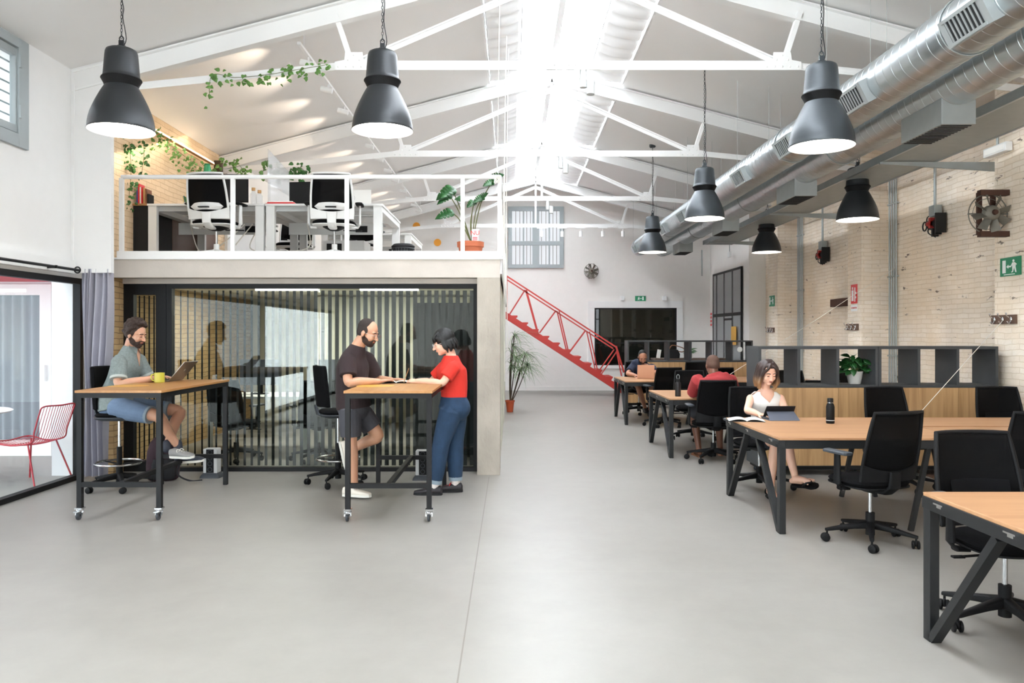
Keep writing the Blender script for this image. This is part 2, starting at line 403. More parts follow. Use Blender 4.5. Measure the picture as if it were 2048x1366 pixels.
def sring(c, ax, ay, e=2.0, n=24):
    c = V(c); out = []
    for k in range(n):
        t = 2 * PI * k / n; a, b = math.cos(t), math.sin(t)
        x = math.copysign(abs(a) ** (2 / e), a); y = math.copysign(abs(b) ** (2 / e), b)
        out.append(c + V(ax) * x + V(ay) * y)
    return out
def cr(pts, k=6, closed=False):
    pts = [V(p) for p in pts]; n = len(pts); out = []
    rng = range(n) if closed else range(n - 1)
    for i in rng:
        p0 = pts[i - 1] if (closed or i > 0) else pts[0]; p1 = pts[i]; p2 = pts[(i + 1) % n]
        p3 = pts[(i + 2) % n] if (closed or i + 2 < n) else pts[-1]
        for j in range(k):
            t = j / k
            out.append(0.5 * ((2 * p1) + (p2 - p0) * t + (2 * p0 - 5 * p1 + 4 * p2 - p3) * t * t + (3 * p1 - p0 - 3 * p2 + p3) * t ** 3))
    if not closed: out.append(pts[-1])
    return out

def tag(o, label=None, cat=None, group=None, kind=None):
    if label: o['label'] = label
    if cat: o['category'] = cat
    if group: o['group'] = group
    if kind: o['kind'] = kind
    return o
def thing(name, loc=(0, 0, 0), rz=0, label=None, cat=None, group=None, kind=None):
    o = bpy.data.objects.new(name, None); o.empty_display_size = 0.1; COL.objects.link(o)
    o.location = loc; o.rotation_euler = (0, 0, rz)
    return tag(o, label, cat, group, kind)
def struct(o): o['kind'] = 'structure'; return o
def copy_tree(o, parent=None):
    c = o.copy(); COL.objects.link(c); c.parent = parent
    for ch in KIDS.get(o.name, []): copy_tree(ch, c)
    return c
KIDS = {}
def index_kids():
    KIDS.clear()
    for o in list(COL.objects):
        if o.parent: KIDS.setdefault(o.parent.name, []).append(o)
def clone(o, loc, rz=0, label=None, group=None, cat=None):
    c = copy_tree(o); c.location = loc; c.rotation_euler = (0, 0, rz)
    if label: c['label'] = label
    if group: c['group'] = group
    if cat: c['category'] = cat
    return c
def text_mesh(name, s, size, loc, rot, m, parent=None, ext=0.001, align='CENTER'):
    cu = bpy.data.curves.new(name, 'FONT'); cu.body = s; cu.size = size; cu.extrude = ext; cu.align_x = align; cu.align_y = 'CENTER'
    t = bpy.data.objects.new(name + '_tmp', cu); COL.objects.link(t)
    dg = bpy.context.evaluated_depsgraph_get(); me = bpy.data.meshes.new_from_object(t.evaluated_get(dg))
    COL.objects.unlink(t); bpy.data.objects.remove(t)
    o = bpy.data.objects.new(name, me); me.materials.clear(); me.materials.append(MATS[m]); COL.objects.link(o)
    o.location = loc; o.rotation_euler = rot
    if parent: o.parent = parent
    return o
# ================================================================ the building
RX, RZ, SL = 0.64, 5.68, 0.262
roofz = lambda x: RZ - SL * abs(x - RX)
Y0, YB = -3.0, 21.1
XL, XR, XP = -4.6, 5.8, 5.4
struct(MB().box(-7.5, 6.2, Y0, YB + .3, -0.12, 0).build('floor', 'floor', smooth=False))
def slope(x0, x1, y0, y1, t=0.12, up=0.0):
    z0, z1 = roofz(x0) + up, roofz(x1) + up
    return MB().add([(x0, y0, z0), (x1, y0, z1), (x1, y1, z1), (x0, y1, z0), (x0, y0, z0 + t), (x1, y0, z1 + t), (x1, y1, z1 + t), (x0, y1, z0 + t)],
                    [(0, 1, 2, 3), (4, 7, 6, 5), (0, 4, 5, 1), (1, 5, 6, 2), (2, 6, 7, 3), (3, 7, 4, 0)])
SKL, SKR = -0.33, 1.71
c = slope(-4.95, SKL, Y0, YB + .3)
o = slope(SKR, 6.15, Y0, YB + .3); c.add(o.v, o.f)
struct(c.build('ceiling', 'ceiling_white', smooth=False))
# skylight: panes above the slopes, white bars, cloth blinds below
c = slope(SKL, RX, 20.1, YB + .3); o = slope(RX, SKR, 20.1, YB + .3); c.add(o.v, o.f); struct(c.build('ceiling_end', 'ceiling_white', smooth=False))  # solid ceiling added over the end bay to cut skylight glare on the gable
w = thing('window_1'); struct(w)
m = slope(SKL - .02, RX, Y0, YB + .3, 0.03, 0.3); o = slope(RX, SKR + .02, Y0, YB + .3, 0.03, 0.3); m.add(o.v, o.f)
m.build('pane', EM, w, smooth=False)
m = MB()
for x in (SKL - .03, SKR + .03): m.box(x - .03, x + .03, Y0, YB + .3, roofz(x) - 0.0, roofz(x) + .34)
m.box(RX - .04, RX + .04, Y0, YB, RZ - 0.03, RZ + .3)
m.build('window_frame', 'steel_white', w, smooth=False)
bays = [(-2.9, 4.0), (4.25, 8.04), (8.24, 12.0), (12.2, 16.0), (16.2, 20.05)]
bn = ['behind the camera', 'nearer than the nearest truss', 'between first and second truss', 'between second and third truss', 'before the back wall']
for i, (a, b) in enumerate(bays):
    for side, (xa, xb) in (('left', (SKL + .02, RX - .05)), ('right', (SKR - .02, RX + .05))):
        nf = max(4, int((b - a) / 0.32))
        def fn(u, v, a=a, b=b, xa=xa, xb=xb, nf=nf):
            x = xa + (xb - xa) * u; y = a + (b - a) * v
            ph = v * nf
            sag = 0.075 * abs(math.sin(PI * ph)) ** 0.7 * (0.35 + 0.65 * math.sin(PI * min(1, max(0, (u * 2) % 1.0))))
            return (x, y, roofz(x) + 0.02 - sag)
        t = thing('skylight_blind', label='white skylight blind, %s slope, %s' % (side, bn[i]), cat='blind', group='skylight blinds')
        MB().slab(lambda u, v: fn(u * .5, v), 8, nf * 6, (0, 0, 0.003)).build('outer_cloth', 'blind_dense', t, ang=80)
        MB().slab(lambda u, v: fn(.5 + u * .5, v), 8, nf * 6, (0, 0, 0.003)).build('inner_cloth', 'blind_cloth', t, ang=80)
        if i:
            for xx in (xa, xa + (xb - xa) * .5):
                m = MB(); m.tube([(xx, a + (b - a) * k / (nf * 2), roofz(xx) - 0.015 - .02 * (k % 2)) for k in range(nf * 2 + 1)], 0.006, 6)
                m.build('guide_wire', 'pale_grey', t)

# walls
m = MB()
m.box(-4.9, XL, Y0, -2.7, 0, 4.6); m.box(-4.9, XL, -2.7, 3.0, 2.13, 4.6); m.box(-4.9, XL, 3.0, 5.7, 2.13, 4.6)
m.box(-4.9, XL, 5.7, 7.32, 2.13, 3.31); m.box(-4.9, XL, 7.32, 8.35, 2.13, 4.6); m.box(-4.9, XL, 5.7, 7.32, 4.26, 4.6)
m.box(-4.62, -4.545, 3.0, 8.09, 2.17, 2.30)
m.box(XL + .001, -4.18, 8.1, 8.16, 2.18, 4.42)
m.box(-4.84, -4.5, 12.3, YB, 2.3, 4.61)
struct(m.build('wall_left', 'white_wall', smooth=False))
m = MB(); m.box(-4.85, -4.545, 8.36, 12.3, 2.30, 4.6); struct(m.build('wall_left_brick', 'brick_mezz', smooth=False))
m = MB(); m.box(-4.85, -4.5, 8.7, 13.5, 0, 2.16); m.box(-4.64, -4.34, 8.46, 8.80, 0, 2.16); struct(m.build('wall_left_lower', 'brick_room', smooth=False))
m = MB(); m.box(-5, 6.3, YB, YB + .3, 0, 6.1); m.box(5.42, 6.2, 17.65, YB, 0, 4.6)
m.box(-4.95, .4, Y0 - .2, Y0, 0, 5.9); m.box(5.2, 6.2, Y0 - .2, Y0, 0, 5.9); m.box(.4, 5.2, Y0 - .2, Y0, 0, .6); m.box(.4, 5.2, Y0 - .2, Y0, 3.2, 5.9); struct(m.build('wall_back', 'grey_wall', smooth=False))  # wall behind the camera keeps an opening for the added fill window
m = MB(); m.box(XR, 6.15, Y0, 17.7, 0, 4.7)
for ya, yb in ((0.2, 0.8), (4.2, 4.75), (8.15, 8.65), (11.94, 12.42), (15.7, 16.25)): m.box(XP, XR + .05, ya, yb, 0, 4.7)
struct(m.build('wall_right', 'brick_pale', smooth=False))
struct(MB().box(5.40, 5.42, 17.6, YB, 0, 0.12).build('baseboard_right', 'grey_wall', smooth=False))
struct(MB().box(-0.1, 5.42, YB - .015, YB, 0, 0.12).build('baseboard_back', 'grey_wall', smooth=False))
struct(MB().box(4.5, 5.79, 7.8, 8.8, .001, .006).build('floor_wood_inset', 'hook_wood', smooth=False))
# the concrete mezzanine over the glazed room
m = MB(); m.box(-4.56, -0.11, 8.95, 19.0, 2.20, 2.362); m.box(-4.55, -0.12, 8.46, 8.9499, 2.157, 2.362); m.box(-4.35, -.37, 8.66, 8.80, 2.102, 2.16); struct(m.build('floor_mezzanine', 'board_concrete', smooth=False))
struct(MB().box(-0.37, -0.12, 8.46, 8.98, 0, 2.157).build('trim_1', 'column_concrete', smooth=False))
bpy.data.objects['trim_1']['label'] = 'bare concrete pillar carrying the mezzanine corner'
m = MB(); m.box(-0.36, -0.13, 8.99, 13.5, 0, 2.19); m.box(-4.55, -0.12, 13.5, 13.7, 0, 2.19)
m.box(-0.34, -0.14, 13.7, 19.0, 0, 2.19); struct(m.build('wall_meeting_room', 'room_cream', smooth=False))
struct(MB().box(-4.5, -0.36, 8.96, 13.5, 2.14, 2.199).build('ceiling_meeting_room', 'room_cream', smooth=False))

# trusses ------------------------------------------------------------------
TN = ['nearest', 'second nearest', 'third nearest', 'farthest']
def truss(Y, i):
    t = thing('roof_truss', (0, Y, 0), 0, 'white riveted steel roof truss, the %s of the four seen below the roof' % TN[i], 'roof truss', 'white steel roof trusses')
    ZT = 4.35; gl, gr = -1.64, 2.83
    for s, xe in ((-1, XL + (0.02)), (1, XR - .02)):
        if s > 0 and i == 3: xe = 5.4
        m = MB(); xo = xe
        p, q = V((xo, 0, roofz(xo) - .13)), V((RX, 0, RZ - .13))
        m.beam(p, q, 0.014, 0.2, V((0, 1, 0)) if False else V((0, 0, 1)))
        m.beam(p + V((0, 0, .095)), q + V((0, 0, .095)), 0.11, 0.018); m.beam(p - V((0, 0, .1)), q - V((0, 0, .1)), 0.11, 0.018)
        m.build('rafter', 'steel_white', t, smooth=False)
    for s, g, xe in ((-1, gl, XL + .02), (1, gr, (XR - .02) if i < 3 else 5.4)):
        ze = 4.35 - 0.099 * (abs(xe - g))
        m = MB(); m.beam((g, 0, ZT), (xe, 0, ze), 0.075, 0.016, V((0, 0, 1))); m.beam((g, .03, ZT + .03), (xe, .03, ze + .03), 0.012, 0.075)
        m.beam((g, -.03, ZT + .0), (xe, -.03, ze + .0), 0.012, 0.06)
        m.build('tie_end', 'steel_white', t, smooth=False)
        m = MB(); m.beam((g, 0, ZT + .05), (RX + s * .03, 0, 5.36), 0.07, 0.014); m.beam((g, 0, ZT + .03), (RX + s * .03, 0, 5.34), 0.014, 0.075)
        m.build('diagonal', 'steel_white', t, smooth=False)
        m = MB(); xs = g + s * .2; m.beam((g + s * .02, 0, ZT), (xs, 0, roofz(xs) - .14), 0.07, 0.05, V((1, 0, 0)))
        m.build('strut', 'steel_white', t, smooth=False)
        m = MB(); m.prism([(g - .2, -.055, ZT - .055), (g + .2, -.055, ZT - .055), (g + .2, -.055, ZT + .03), (g + .1, -.055, ZT + .05), (g + .09, -.055, ZT + .13), (g - .09, -.055, ZT + .13), (g - .1, -.055, ZT + .05), (g - .2, -.055, ZT + .03)], (0, .010, 0))
        for k in range(5): m.ell((g - .16 + k * .08, -.055, ZT - .02), .012, nu=8, nv=5)
        for k in range(3): m.ell((g - .06 + k * .06, -.055, ZT + .05 + .05 * (k % 2)), .011, nu=8, nv=5)
        m.build('gusset_plate', 'steel_white', t)
    m = MB(); m.box(gl, gr, -.03, .04, ZT - .008, ZT + .008); m.box(gl, gr, -.042, -.031, ZT - .05, ZT + .045)
    m.build('tie_beam', 'steel_white', t, smooth=False)
    m = MB(); m.box(RX - .3, RX + .3, -.055, -.04, ZT - .05, ZT + .04)
    for k in range(8): m.ell((RX - .26 + k * .074, -.06, ZT), .012, nu=8, nv=5)
    m.build('splice_plate', 'steel_white', t)
    MB().cyl((RX, 0, ZT), (RX, 0, 5.45), 0.024, 10).build('king_rod', 'steel_white', t)
for i, Y in enumerate((8.14, 12.1, 16.1, 20.12)): truss(Y, i)

# white twin-cylinder spots under the trusses
for (px, py, Y, lab) in ((1172, 160, 8.14, 'nearest'), (1125, 322, 12.1, 'second nearest'), (1098, 410, 16.1, 'farthest')):
    p = at(px, py, Y - .02); s = 1.0
    t = thing('ceiling_spotlight', (p.x, p.y, 4.35 - .05), 0, 'white twin cylinder spotlight under the %s truss centre' % lab, 'spotlight', 'twin cylinder spotlights')
    MB().cyl((-.03, 0, 0), (-.03, 0, -.18), .038, 20).build('driver_housing', 'pale_grey', t)
    m = MB(); m.cyl((.05, -.02, -.11), (.045, -.03, -.26), .042, 20); m.cyl((-.03, 0, -.15), (.05, -.02, -.15), .012, 8); m.build('lamp_head', 'pale_grey', t)
for k, px in enumerate((1083, 1124, 1161, 1205, 1245)):
    p = at(px, 455, 20.1)
    t = thing('track_spotlight', (p.x, 20.05, 4.30), 0, 'small white track spotlight below the farthest truss, %s from the left' % ['first', 'second', 'third', 'fourth', 'fifth'][k], 'spotlight', 'small spotlights by the back wall')
    MB().box(-.12, .12, -.02, .02, -.03, .0).build('adapter', 'steel_white', t, smooth=False)
    m = MB(); m.cyl((0, 0, -.03), (0, 0, -.12), .01, 8); m.cyl((0, -.03, -.11), (0, -.03, -.25), .045, 16); m.build('lamp_head', 'steel_white', t)

# ------------------------------------------------ left window and sliding door
w = thing('added_window'); struct(w)  # unseen window behind the camera, added to frame a fill light
m = MB(); [m.box(x - .03, x + .03, Y0 - .12, Y0 - .06, .6, 3.2) for x in (.43, 1.6, 2.8, 4.0, 5.17)]; [m.box(.4, 5.2, Y0 - .115, Y0 - .065, z - .03, z + .03) for z in (.63, 2.4, 3.17)]; m.build('window_frame', 'frame_black', w, smooth=False)
w = thing('window_2'); struct(w)
m = MB()
for a, b, c_, d in ((5.74, 7.2, 4.20, 4.29), (5.74, 7.2, 3.28, 3.40), (7.2, 7.35, 3.28, 4.29), (5.6, 5.74, 3.28, 4.29)): m.box(-4.66, -4.57, a, b, c_, d)
for a, b, c_, d in ((5.74, 7.25, 4.12, 4.19), (5.74, 7.25, 3.41, 3.48), (7.18, 7.25, 3.41, 4.19), (6.4, 6.5, 3.41, 4.19)): m.box(-4.64, -4.59, a, b, c_, d)
m.build('window_frame', 'window_grey', w, smooth=False, bevel=.004)
MB().box(-4.63, -4.62, 5.8, 7.2, 3.45, 4.15).build('pane', 'clear_glass', w, smooth=False)
m = MB()
for k in range(8): m.cyl((-4.72, 5.6, 3.5 + k * .1), (-4.72, 7.3, 3.5 + k * .1), .009, 8)
m.build('security_bar', 'window_grey', w)
m = MB(); [m.box(-4.57, -4.555, 7.20, 7.23, z, z + .12) for z in (3.55, 4.02)]; m.build('hinge', 'window_grey', w, smooth=False)
struct(MB().box(-9.2, -9.0, 1.0, 9.5, 2.6, 5.6).build('wall_neighbour', 'brick_outside', smooth=False))

d = thing('door_1'); struct(d)
m = MB(); m.box(-4.66, -4.58, -2.7, 8.3, 0.0, 0.05); m.box(-4.66, -4.58, -2.7, 8.3, 2.07, 2.13); m.box(-4.66, -4.58, 8.24, 8.30, 0, 2.13); m.box(-4.66, -4.58, 3.0, 3.06, 0, 2.13)
m.build('door_frame', 'frame_black', d, smooth=False)
MB().box(-4.625, -4.615, -2.7, 3.0, .05, 2.07).build('glass_panel', 'clear_glass', d, smooth=False)  # unseen door stretch behind the camera, added to let fill light in
MB().box(-4.625, -4.615, 3.06, 8.24, .05, 2.07).build('glass_panel', 'clear_glass', d, smooth=False)
t = thing('curtain_rod', label='long black curtain rod above the glazed sliding door', cat='curtain rod')
MB().cyl((-4.47, 1.0, 2.20), (-4.47, 8.02, 2.20), 0.014, 12).build('rod', 'rod_black', t)
m = MB(); [m.beam((-4.6, y, 2.2), (-4.45, y, 2.2), .02, .03) for y in (2.2, 5.1, 7.6)]; m.build('bracket', 'rod_black', t, smooth=False)
def curt(u, v):
    x = -4.36 + .26 * (u - .5) + .03 * math.sin(u * 9); y = 8.14 + 0.05 * math.sin(u * 2 * PI * 6.3) + .02 * math.sin(u * 31 + v * 3)
    x += (1 - v) * -0.02
    return (x + (.02 * math.sin(v * 5 + u * 4)), y, .05 + v * 2.17)
t = thing('curtain', label='grey full-length curtain drawn aside at the sliding door', cat='curtain')
MB().slab(curt, 96, 12, (0, .004, 0)).build('cloth', 'curtain_grey', t, ang=80)
m = MB(); [m.tube([( -4.47 + .03 * math.cos(a), 7.99 + k * .0, 2.2 + .03 * math.sin(a)) for a in [q * PI / 8 for q in range(16)]], .008, 6, closed=True) for k in range(1)]
m.build('eyelet', 'rod_black', t)
o = MB().tube([at(148, 146, 8.05), at(148, 300, 8.05), at(146, 520, 8.05)], 0.007, 6).build('wall_conduit', 'white_wall'); tag(o, 'thin white conduit running down the corner of the left wall', 'pipe')
MB()
# courtyard beyond the door
struct(MB().box(-12, -4.62, 2.0, 12, -0.06, -0.005).build('floor_courtyard', 'patio', smooth=False))
m = MB(); m.box(-4.99, -4.66, 8.42, 8.75, 0, 2.5); m.box(-4.99, -4.9, 8.75, 10, 0, 2.5)
m.box(-5.78, -4.9, 9.8, 10, 0, 2.6); m.box(-12, -8.6, 9.8, 10, 0, 3.2); m.box(-8.6, -5.78, 9.8, 10, 2.17, 2.6)
struct(m.build('wall_courtyard', 'outside_white', smooth=False))
d = thing('door_2'); struct(d)
m = MB()
for xa, xb in ((-5.94, -5.79), (-7.3, -7.16), (-8.6, -8.46)): m.box(xa, xb, 9.76, 9.84, 0.06, 2.17)
m.box(-8.6, -5.79, 9.76, 9.84, 2.03, 2.17); m.box(-8.6, -5.79, 9.76, 9.84, 0.0, 0.2)
m.build('door_frame', 'steel_white', d, smooth=False, bevel=.006)
MB().box(-8.5, -5.9, 9.80, 9.81, .2, 2.05).build('glass_panel', 'clear_glass', d, smooth=False)
MB().box(-5.88, -5.84, 9.70, 9.76, 0.95, 1.15).build('door_handle', 'steel_white', d, smooth=False)
def shr(u, v): return (-8.4 + 2.46 * u, 9.90 + .04 * math.sin(u * 2 * PI * 20) , .16 + v * 1.92)
o = MB().slab(shr, 200, 2, (0, .003, 0)).build('sheer_curtain', 'curtain_grey', ang=80); tag(o, 'pale pleated curtain behind the white courtyard door', 'curtain')
o = MB().box(-12, -5.0, 8.6, 9.79, 2.20, 2.24).build('awning', 'outside_red', smooth=False); tag(o, 'red awning over the courtyard door', 'awning')
struct(MB().box(-12, -5.3, 11.2, 11.3, 0, 3).build('wall_house_inside', 'curtain_grey', smooth=False))

# wire chair, round table in the courtyard
t = thing('wire_chair', (-4.98, 8.02, 0), math.radians(78), 'red wire garden chair seen through the sliding glass', 'chair')
W = .24
seat = lambda u, v: V((W * (2 * u - 1) * (1 - .12 * v), .24 - .46 * v, .45 - .035 * math.sin(PI * v) - .02 * (1 - (2 * u - 1) ** 2)))
def backp(u, v): return V((W * (2 * u - 1) * (.88 + .05 * v), -.22 - .13 * v - .03 * (1 - (2 * u - 1) ** 2), .45 + .36 * v))
m = MB(); m.tube(cr([seat(0, 0), seat(0, .5), seat(0, 1), backp(0, .3), backp(0, .8), backp(.05, 1), backp(.5, 1), backp(.95, 1), backp(1, .8), backp(1, .3), seat(1, 1), seat(1, .5), seat(1, 0), seat(.5, -.03)], 4, True), .008, 8, True)
m.build('rim', 'red_paint', t)
m = MB()
for k in range(1, 14):
    u = k / 14; m.tube(cr([seat(u, 0), seat(u, .5), seat(u, .95), backp(u, .15), backp(u, .6), backp(u, 1)], 3), .0032, 5)
for v in (.3, .8): m.tube([seat(u / 8, v) for u in range(9)], .0032, 5)
m.build('wire_grid', 'red_paint', t)
for sx in (-1, 1):
    MB().tube([seat(.5 + sx * .42, .15), (sx * .25, .24, 0.0)], .009, 8).build('leg', 'red_paint', t)
    MB().tube([seat(.5 + sx * .42, .85), (sx * .25, -.3, 0.0)], .009, 8).build('leg', 'red_paint', t)
t = thing('garden_table', (-5.75, 8.0, 0), 0, 'round white garden table beside the red wire chair', 'table')
MB().lathe([(0, .72), (.5, .72), (.52, .735), (.5, .745), (0, .745)], n=40).build('tabletop', 'outside_white', t)
m = MB(); [m.tube([(0.05 * math.cos(a), .05 * math.sin(a), .72), (.42 * math.cos(a), .42 * math.sin(a), 0.0)], .012, 8) for a in (.2, 1.77, 3.3, 4.9)]; m.build('leg', 'outside_white', t)

# ------------------------------------------------ glazed room front
GY = 8.72
w = thing('window_3'); struct(w)
m = MB(); m.box(-3.86, -.37, GY - .04, GY + .04, 2.05, 2.10); m.box(-3.86, -.37, GY - .04, GY + .04, 0, .045); m.box(-3.86, -3.80, GY - .04, GY + .04, .04, 2.07); m.box(-.42, -.37, GY - .04, GY + .04, .04, 2.07)
m.build('window_frame', 'frame_black', w, smooth=False)
for xa, xb in ((-3.80, -2.16), (-2.155, -.42)): MB().box(xa, xb, GY - .006, GY + .006, .045, 2.06).build('pane', 'room_glass', w, smooth=False)
n = 42
for k in range(n):
    x = -3.72 + k * (3.28 / (n - 1)); ww = 0.014 + 0.034 * min(1, k / 26.0)
    MB().box(x - ww / 2, x + ww / 2, GY + .009, GY + .012, .06, 2.03).build('vinyl_stripe', 'frame_black', w, smooth=False)
d = thing('door_3'); struct(d)
m = MB(); m.box(-4.34, -4.23, GY - .04, GY + .04, 0, 2.10); m.box(-3.98, -3.865, GY - .04, GY + .04, 0, 2.10); m.box(-4.23, -3.98, GY - .04, GY + .04, 1.98, 2.10); m.box(-4.24, -3.97, GY - .04, GY + .04, 0, .12)
m.build('door_frame', 'frame_black', d, smooth=False)
MB().box(-4.23, -3.98, GY - .006, GY + .006, .12, 1.98).build('pane', 'room_glass', d, smooth=False)
for k in range(4):
    x = -4.185 + k * .055; MB().box(x - .008, x + .008, GY + .009, GY + .012, .13, 1.97).build('vinyl_stripe', 'frame_black', d, smooth=False)
# inside the glazed room
t = thing('room_cupboard', label='tall dark cupboard behind the right end of the striped glass', cat='cupboard')
MB().box(-1.2, -.40, 9.7, 10.3, 0, 1.93).build('body', 'room_dark', t, smooth=False, bevel=.004)
m = MB(); [m.box(x - .004, x + .004, 9.69, 9.7, .05, 1.9) for x in (-.93, -.66)]; m.build('door_seam', 'seam_black', t, smooth=False)
for i, (xa, xb) in enumerate(((-3.3, -2.5), (-1.95, -1.2))):
    o = MB().box(xa, xb, 10.0, 10.06, 2.10, 2.122).build('strip_light', 'led', smooth=False)
    tag(o, '%s glowing strip light under the ceiling of the glazed room' % ('left' if i == 0 else 'right'), 'ceiling light')
def rc(u, v): return (-3.0 + 2.6 * u, 11.9 + .04 * math.sin(u * 2 * PI * 22), .75 + v * 1.36)
o = MB().slab(rc, 180, 1, (0, .004, 0)).build('room_curtain', 'room_cream', ang=80); tag(o, 'cream curtain along the back of the glazed room', 'curtain')
for i, (xa, xb, yy) in enumerate(((-3.9, -2.6, 9.9), (-2.5, -1.75, 9.9))):
    t = thing('meeting_desk', (0, 0, 0), 0, '%s white desk standing inside the glazed room' % ('left' if i == 0 else 'right'), 'desk', 'desks in the glazed room')
    MB().box(xa, xb, yy, yy + .75, .71, .74).build('tabletop', 'white_desk', t, smooth=False, bevel=.003)
    for x in (xa + .04, xb - .04):
        for y in (yy + .05, yy + .7): MB().box(x - .025, x + .025, y - .025, y + .025, 0, .71).build('leg', 'white_desk', t, smooth=False)
for i, (x, y) in enumerate(((-3.35, 10.35), (-2.3, 10.35))):
    t = thing('desktop_monitor', (x, y, .74), 0, 'blue-grey computer monitor on the %s desk inside the glazed room' % ('left' if i == 0 else 'right'), 'monitor', 'monitors in the glazed room')
    MB().box(-.27, .27, -.012, .012, .12, .46).build('housing', 'tablet_grey', t, smooth=False, bevel=.004)
    m = MB(); m.box(-.03, .03, .0, .03, 0.012, .2); m.box(-.1, .1, -.08, .08, 0, .012); m.build('stand', 'black_plastic', t, smooth=False)
o = MB().box(-2.55, -2.25, 12.6, 12.7, 1.75, 2.1).build('red_cabinet', 'red_box', smooth=False); tag(o, 'small red wall box high up inside the glazed room', 'box')

# ------------------------------------------------ railing
t = thing('mezzanine_railing', label='white steel railing along the mezzanine edge', cat='railing')
RY = 8.5
MB().cyl((-4.27, RY, 3.262), (-.125, RY, 3.262), .024, 16).build('handrail', 'steel_white', t)
for x in (-4.27, -3.05, -1.80, -.53, -.125): MB().box(x - .022, x + .022, RY - .018, RY + .018, 2.37, 3.25).build('post', 'steel_white', t, smooth=False)
m = MB(); m.box(-4.30, -.10, RY - .05, RY + .03, 2.36, 2.445); m.box(-4.34, -.09, RY - .06, RY + .04, 2.355, 2.372); m.build('kick_plate', 'steel_white', t, smooth=False)
MB().cyl((-.125, RY, 3.262), (-.125, 19.0, 3.262), .024, 12).build('side_handrail', 'steel_white', t)
for k in range(1, 8): MB().box(-.14, -.11, RY + k * 1.3 - .02, RY + k * 1.3 + .02, 2.37, 3.25).build('post', 'steel_white', t, smooth=False)
MB().box(-.135, -.10, RY, 19.0, 2.20, 2.43).build('side_plate', 'steel_white', t, smooth=False)
# blind cords
pts = [V((-.12, 8.42, roofz(-.3) - .05)), V((-.135, 8.42, 4.3)), V((-.15, 8.43, 3.3))]
m = MB(); m.tube(pts, .0045, 6)
for k in range(5): m.tube([(-.15 + (.016 + .004 * k) * math.cos(q * PI / 6 + k), 8.44 - .006 * k, 3.22 + (.024 + .004 * k) * math.sin(q * PI / 6)) for q in range(12)], .006, 6, True)
o = m.build('blind_cord', 'cord_white'); tag(o, 'white blind cord tied in a coil at the railing corner', 'cord')
m = MB()
for i, (xa, xb) in enumerate(((-.05, -.085), (-.03, -.055), (-.07, -.08))): m.tube(cr([V((xa, 9.0 + i * .4, 5.0)), V((xb, 8.9 + i * .3, 3.0)), V((xb + .015, 8.8 + .1 * i, 1.0 + .35 * i))], 8), .0045, 6)
o = m.build('blind_cord', 'cord_white'); tag(o, 'bundle of loose white blind cords hanging beside the concrete pillar', 'cord')

# ------------------------------------------------ back wall things
w = thing('window_4'); struct(w)
xa, xb, za, zb = -.08, 1.43, 3.33, 5.0
m = MB(); YW = YB
for a, b, c_, d_ in ((xa, xa + .11, za, zb), (xb - .11, xb, za, zb), (xa, xb, za, za + .1), (xa, xb, zb - .12, zb), ((xa + xb) / 2 - .09, (xa + xb) / 2 + .09, za, zb), (xa, xb, 3.95, 4.06)):
    m.box(a, b, YW - .07 + .0011 * (a + 1.7 * c_) % .007, YW - .0, c_, d_)
for x in (.34, 1.04): m.box(x - .02, x + .02, YW - .06, YW - .01, za, zb)
m.build('window_frame', 'window_grey', w, smooth=False, bevel=.005)
MB().box(xa + .1, xb - .1, YW - .02, YW - .012, za + .05, zb - .05).build('pane', 'far_pane', w, smooth=False)
m = MB()
for x in (.13, .24, .43, .53, .83, .95, 1.14, 1.24): m.cyl((x, YW - .04, za + .08), (x, YW - .04, zb - .1), .007, 6)
m.build('security_bar', 'iron', w)
w = thing('window_5'); struct(w)
m = MB(); xa, xb, za, zb = 2.27, 4.5, .68, 2.25
for a, b, c_, d_ in ((xa - .17, xa, .62, 2.24), (xb, xb + .17, .62, 2.24), (xa - .17, xb + .17, 2.25, 2.43), (xa - .17, xb + .17, .6, .69)): m.box(a, b, YW - .05, YW, c_, d_)
m.build('window_surround', 'steel_white', w, smooth=False)
m = MB(); m.box(xa, xb, YW - .045, YW - .02, zb - .04, zb); m.box(xa, xb, YW - .045, YW - .02, za, za + .04); m.box(xa, xa + .04, YW - .045, YW - .02, za, zb); m.box(xb - .04, xb, YW - .045, YW - .02, za, zb); m.box(xa, xb, YW - .045, YW - .02, 1.28, 1.31)
m.build('window_frame', 'frame_black', w, smooth=False)
MB().box(xa, xb, YW - .012, YW - .004, za, zb).build('dark_backing', 'backing_grey', w, smooth=False)
MB().box(xa, xb, YW - .03, YW - .022, za, zb).build('pane', 'dark_glass', w, smooth=False)
for i, x in enumerate((1244, 1328)):
    p = at(x, 597, YB); o = MB().box(p.x - .05, p.x + .05, YB - .14, YB, p.z - .06, p.z + .06).build('wall_spotlight', 'steel_white', smooth=False, bevel=.01)
    tag(o, 'small white wall light %s of the exit sign on the back wall' % ('left', 'right')[i], 'wall light', 'wall lights over the dark window')

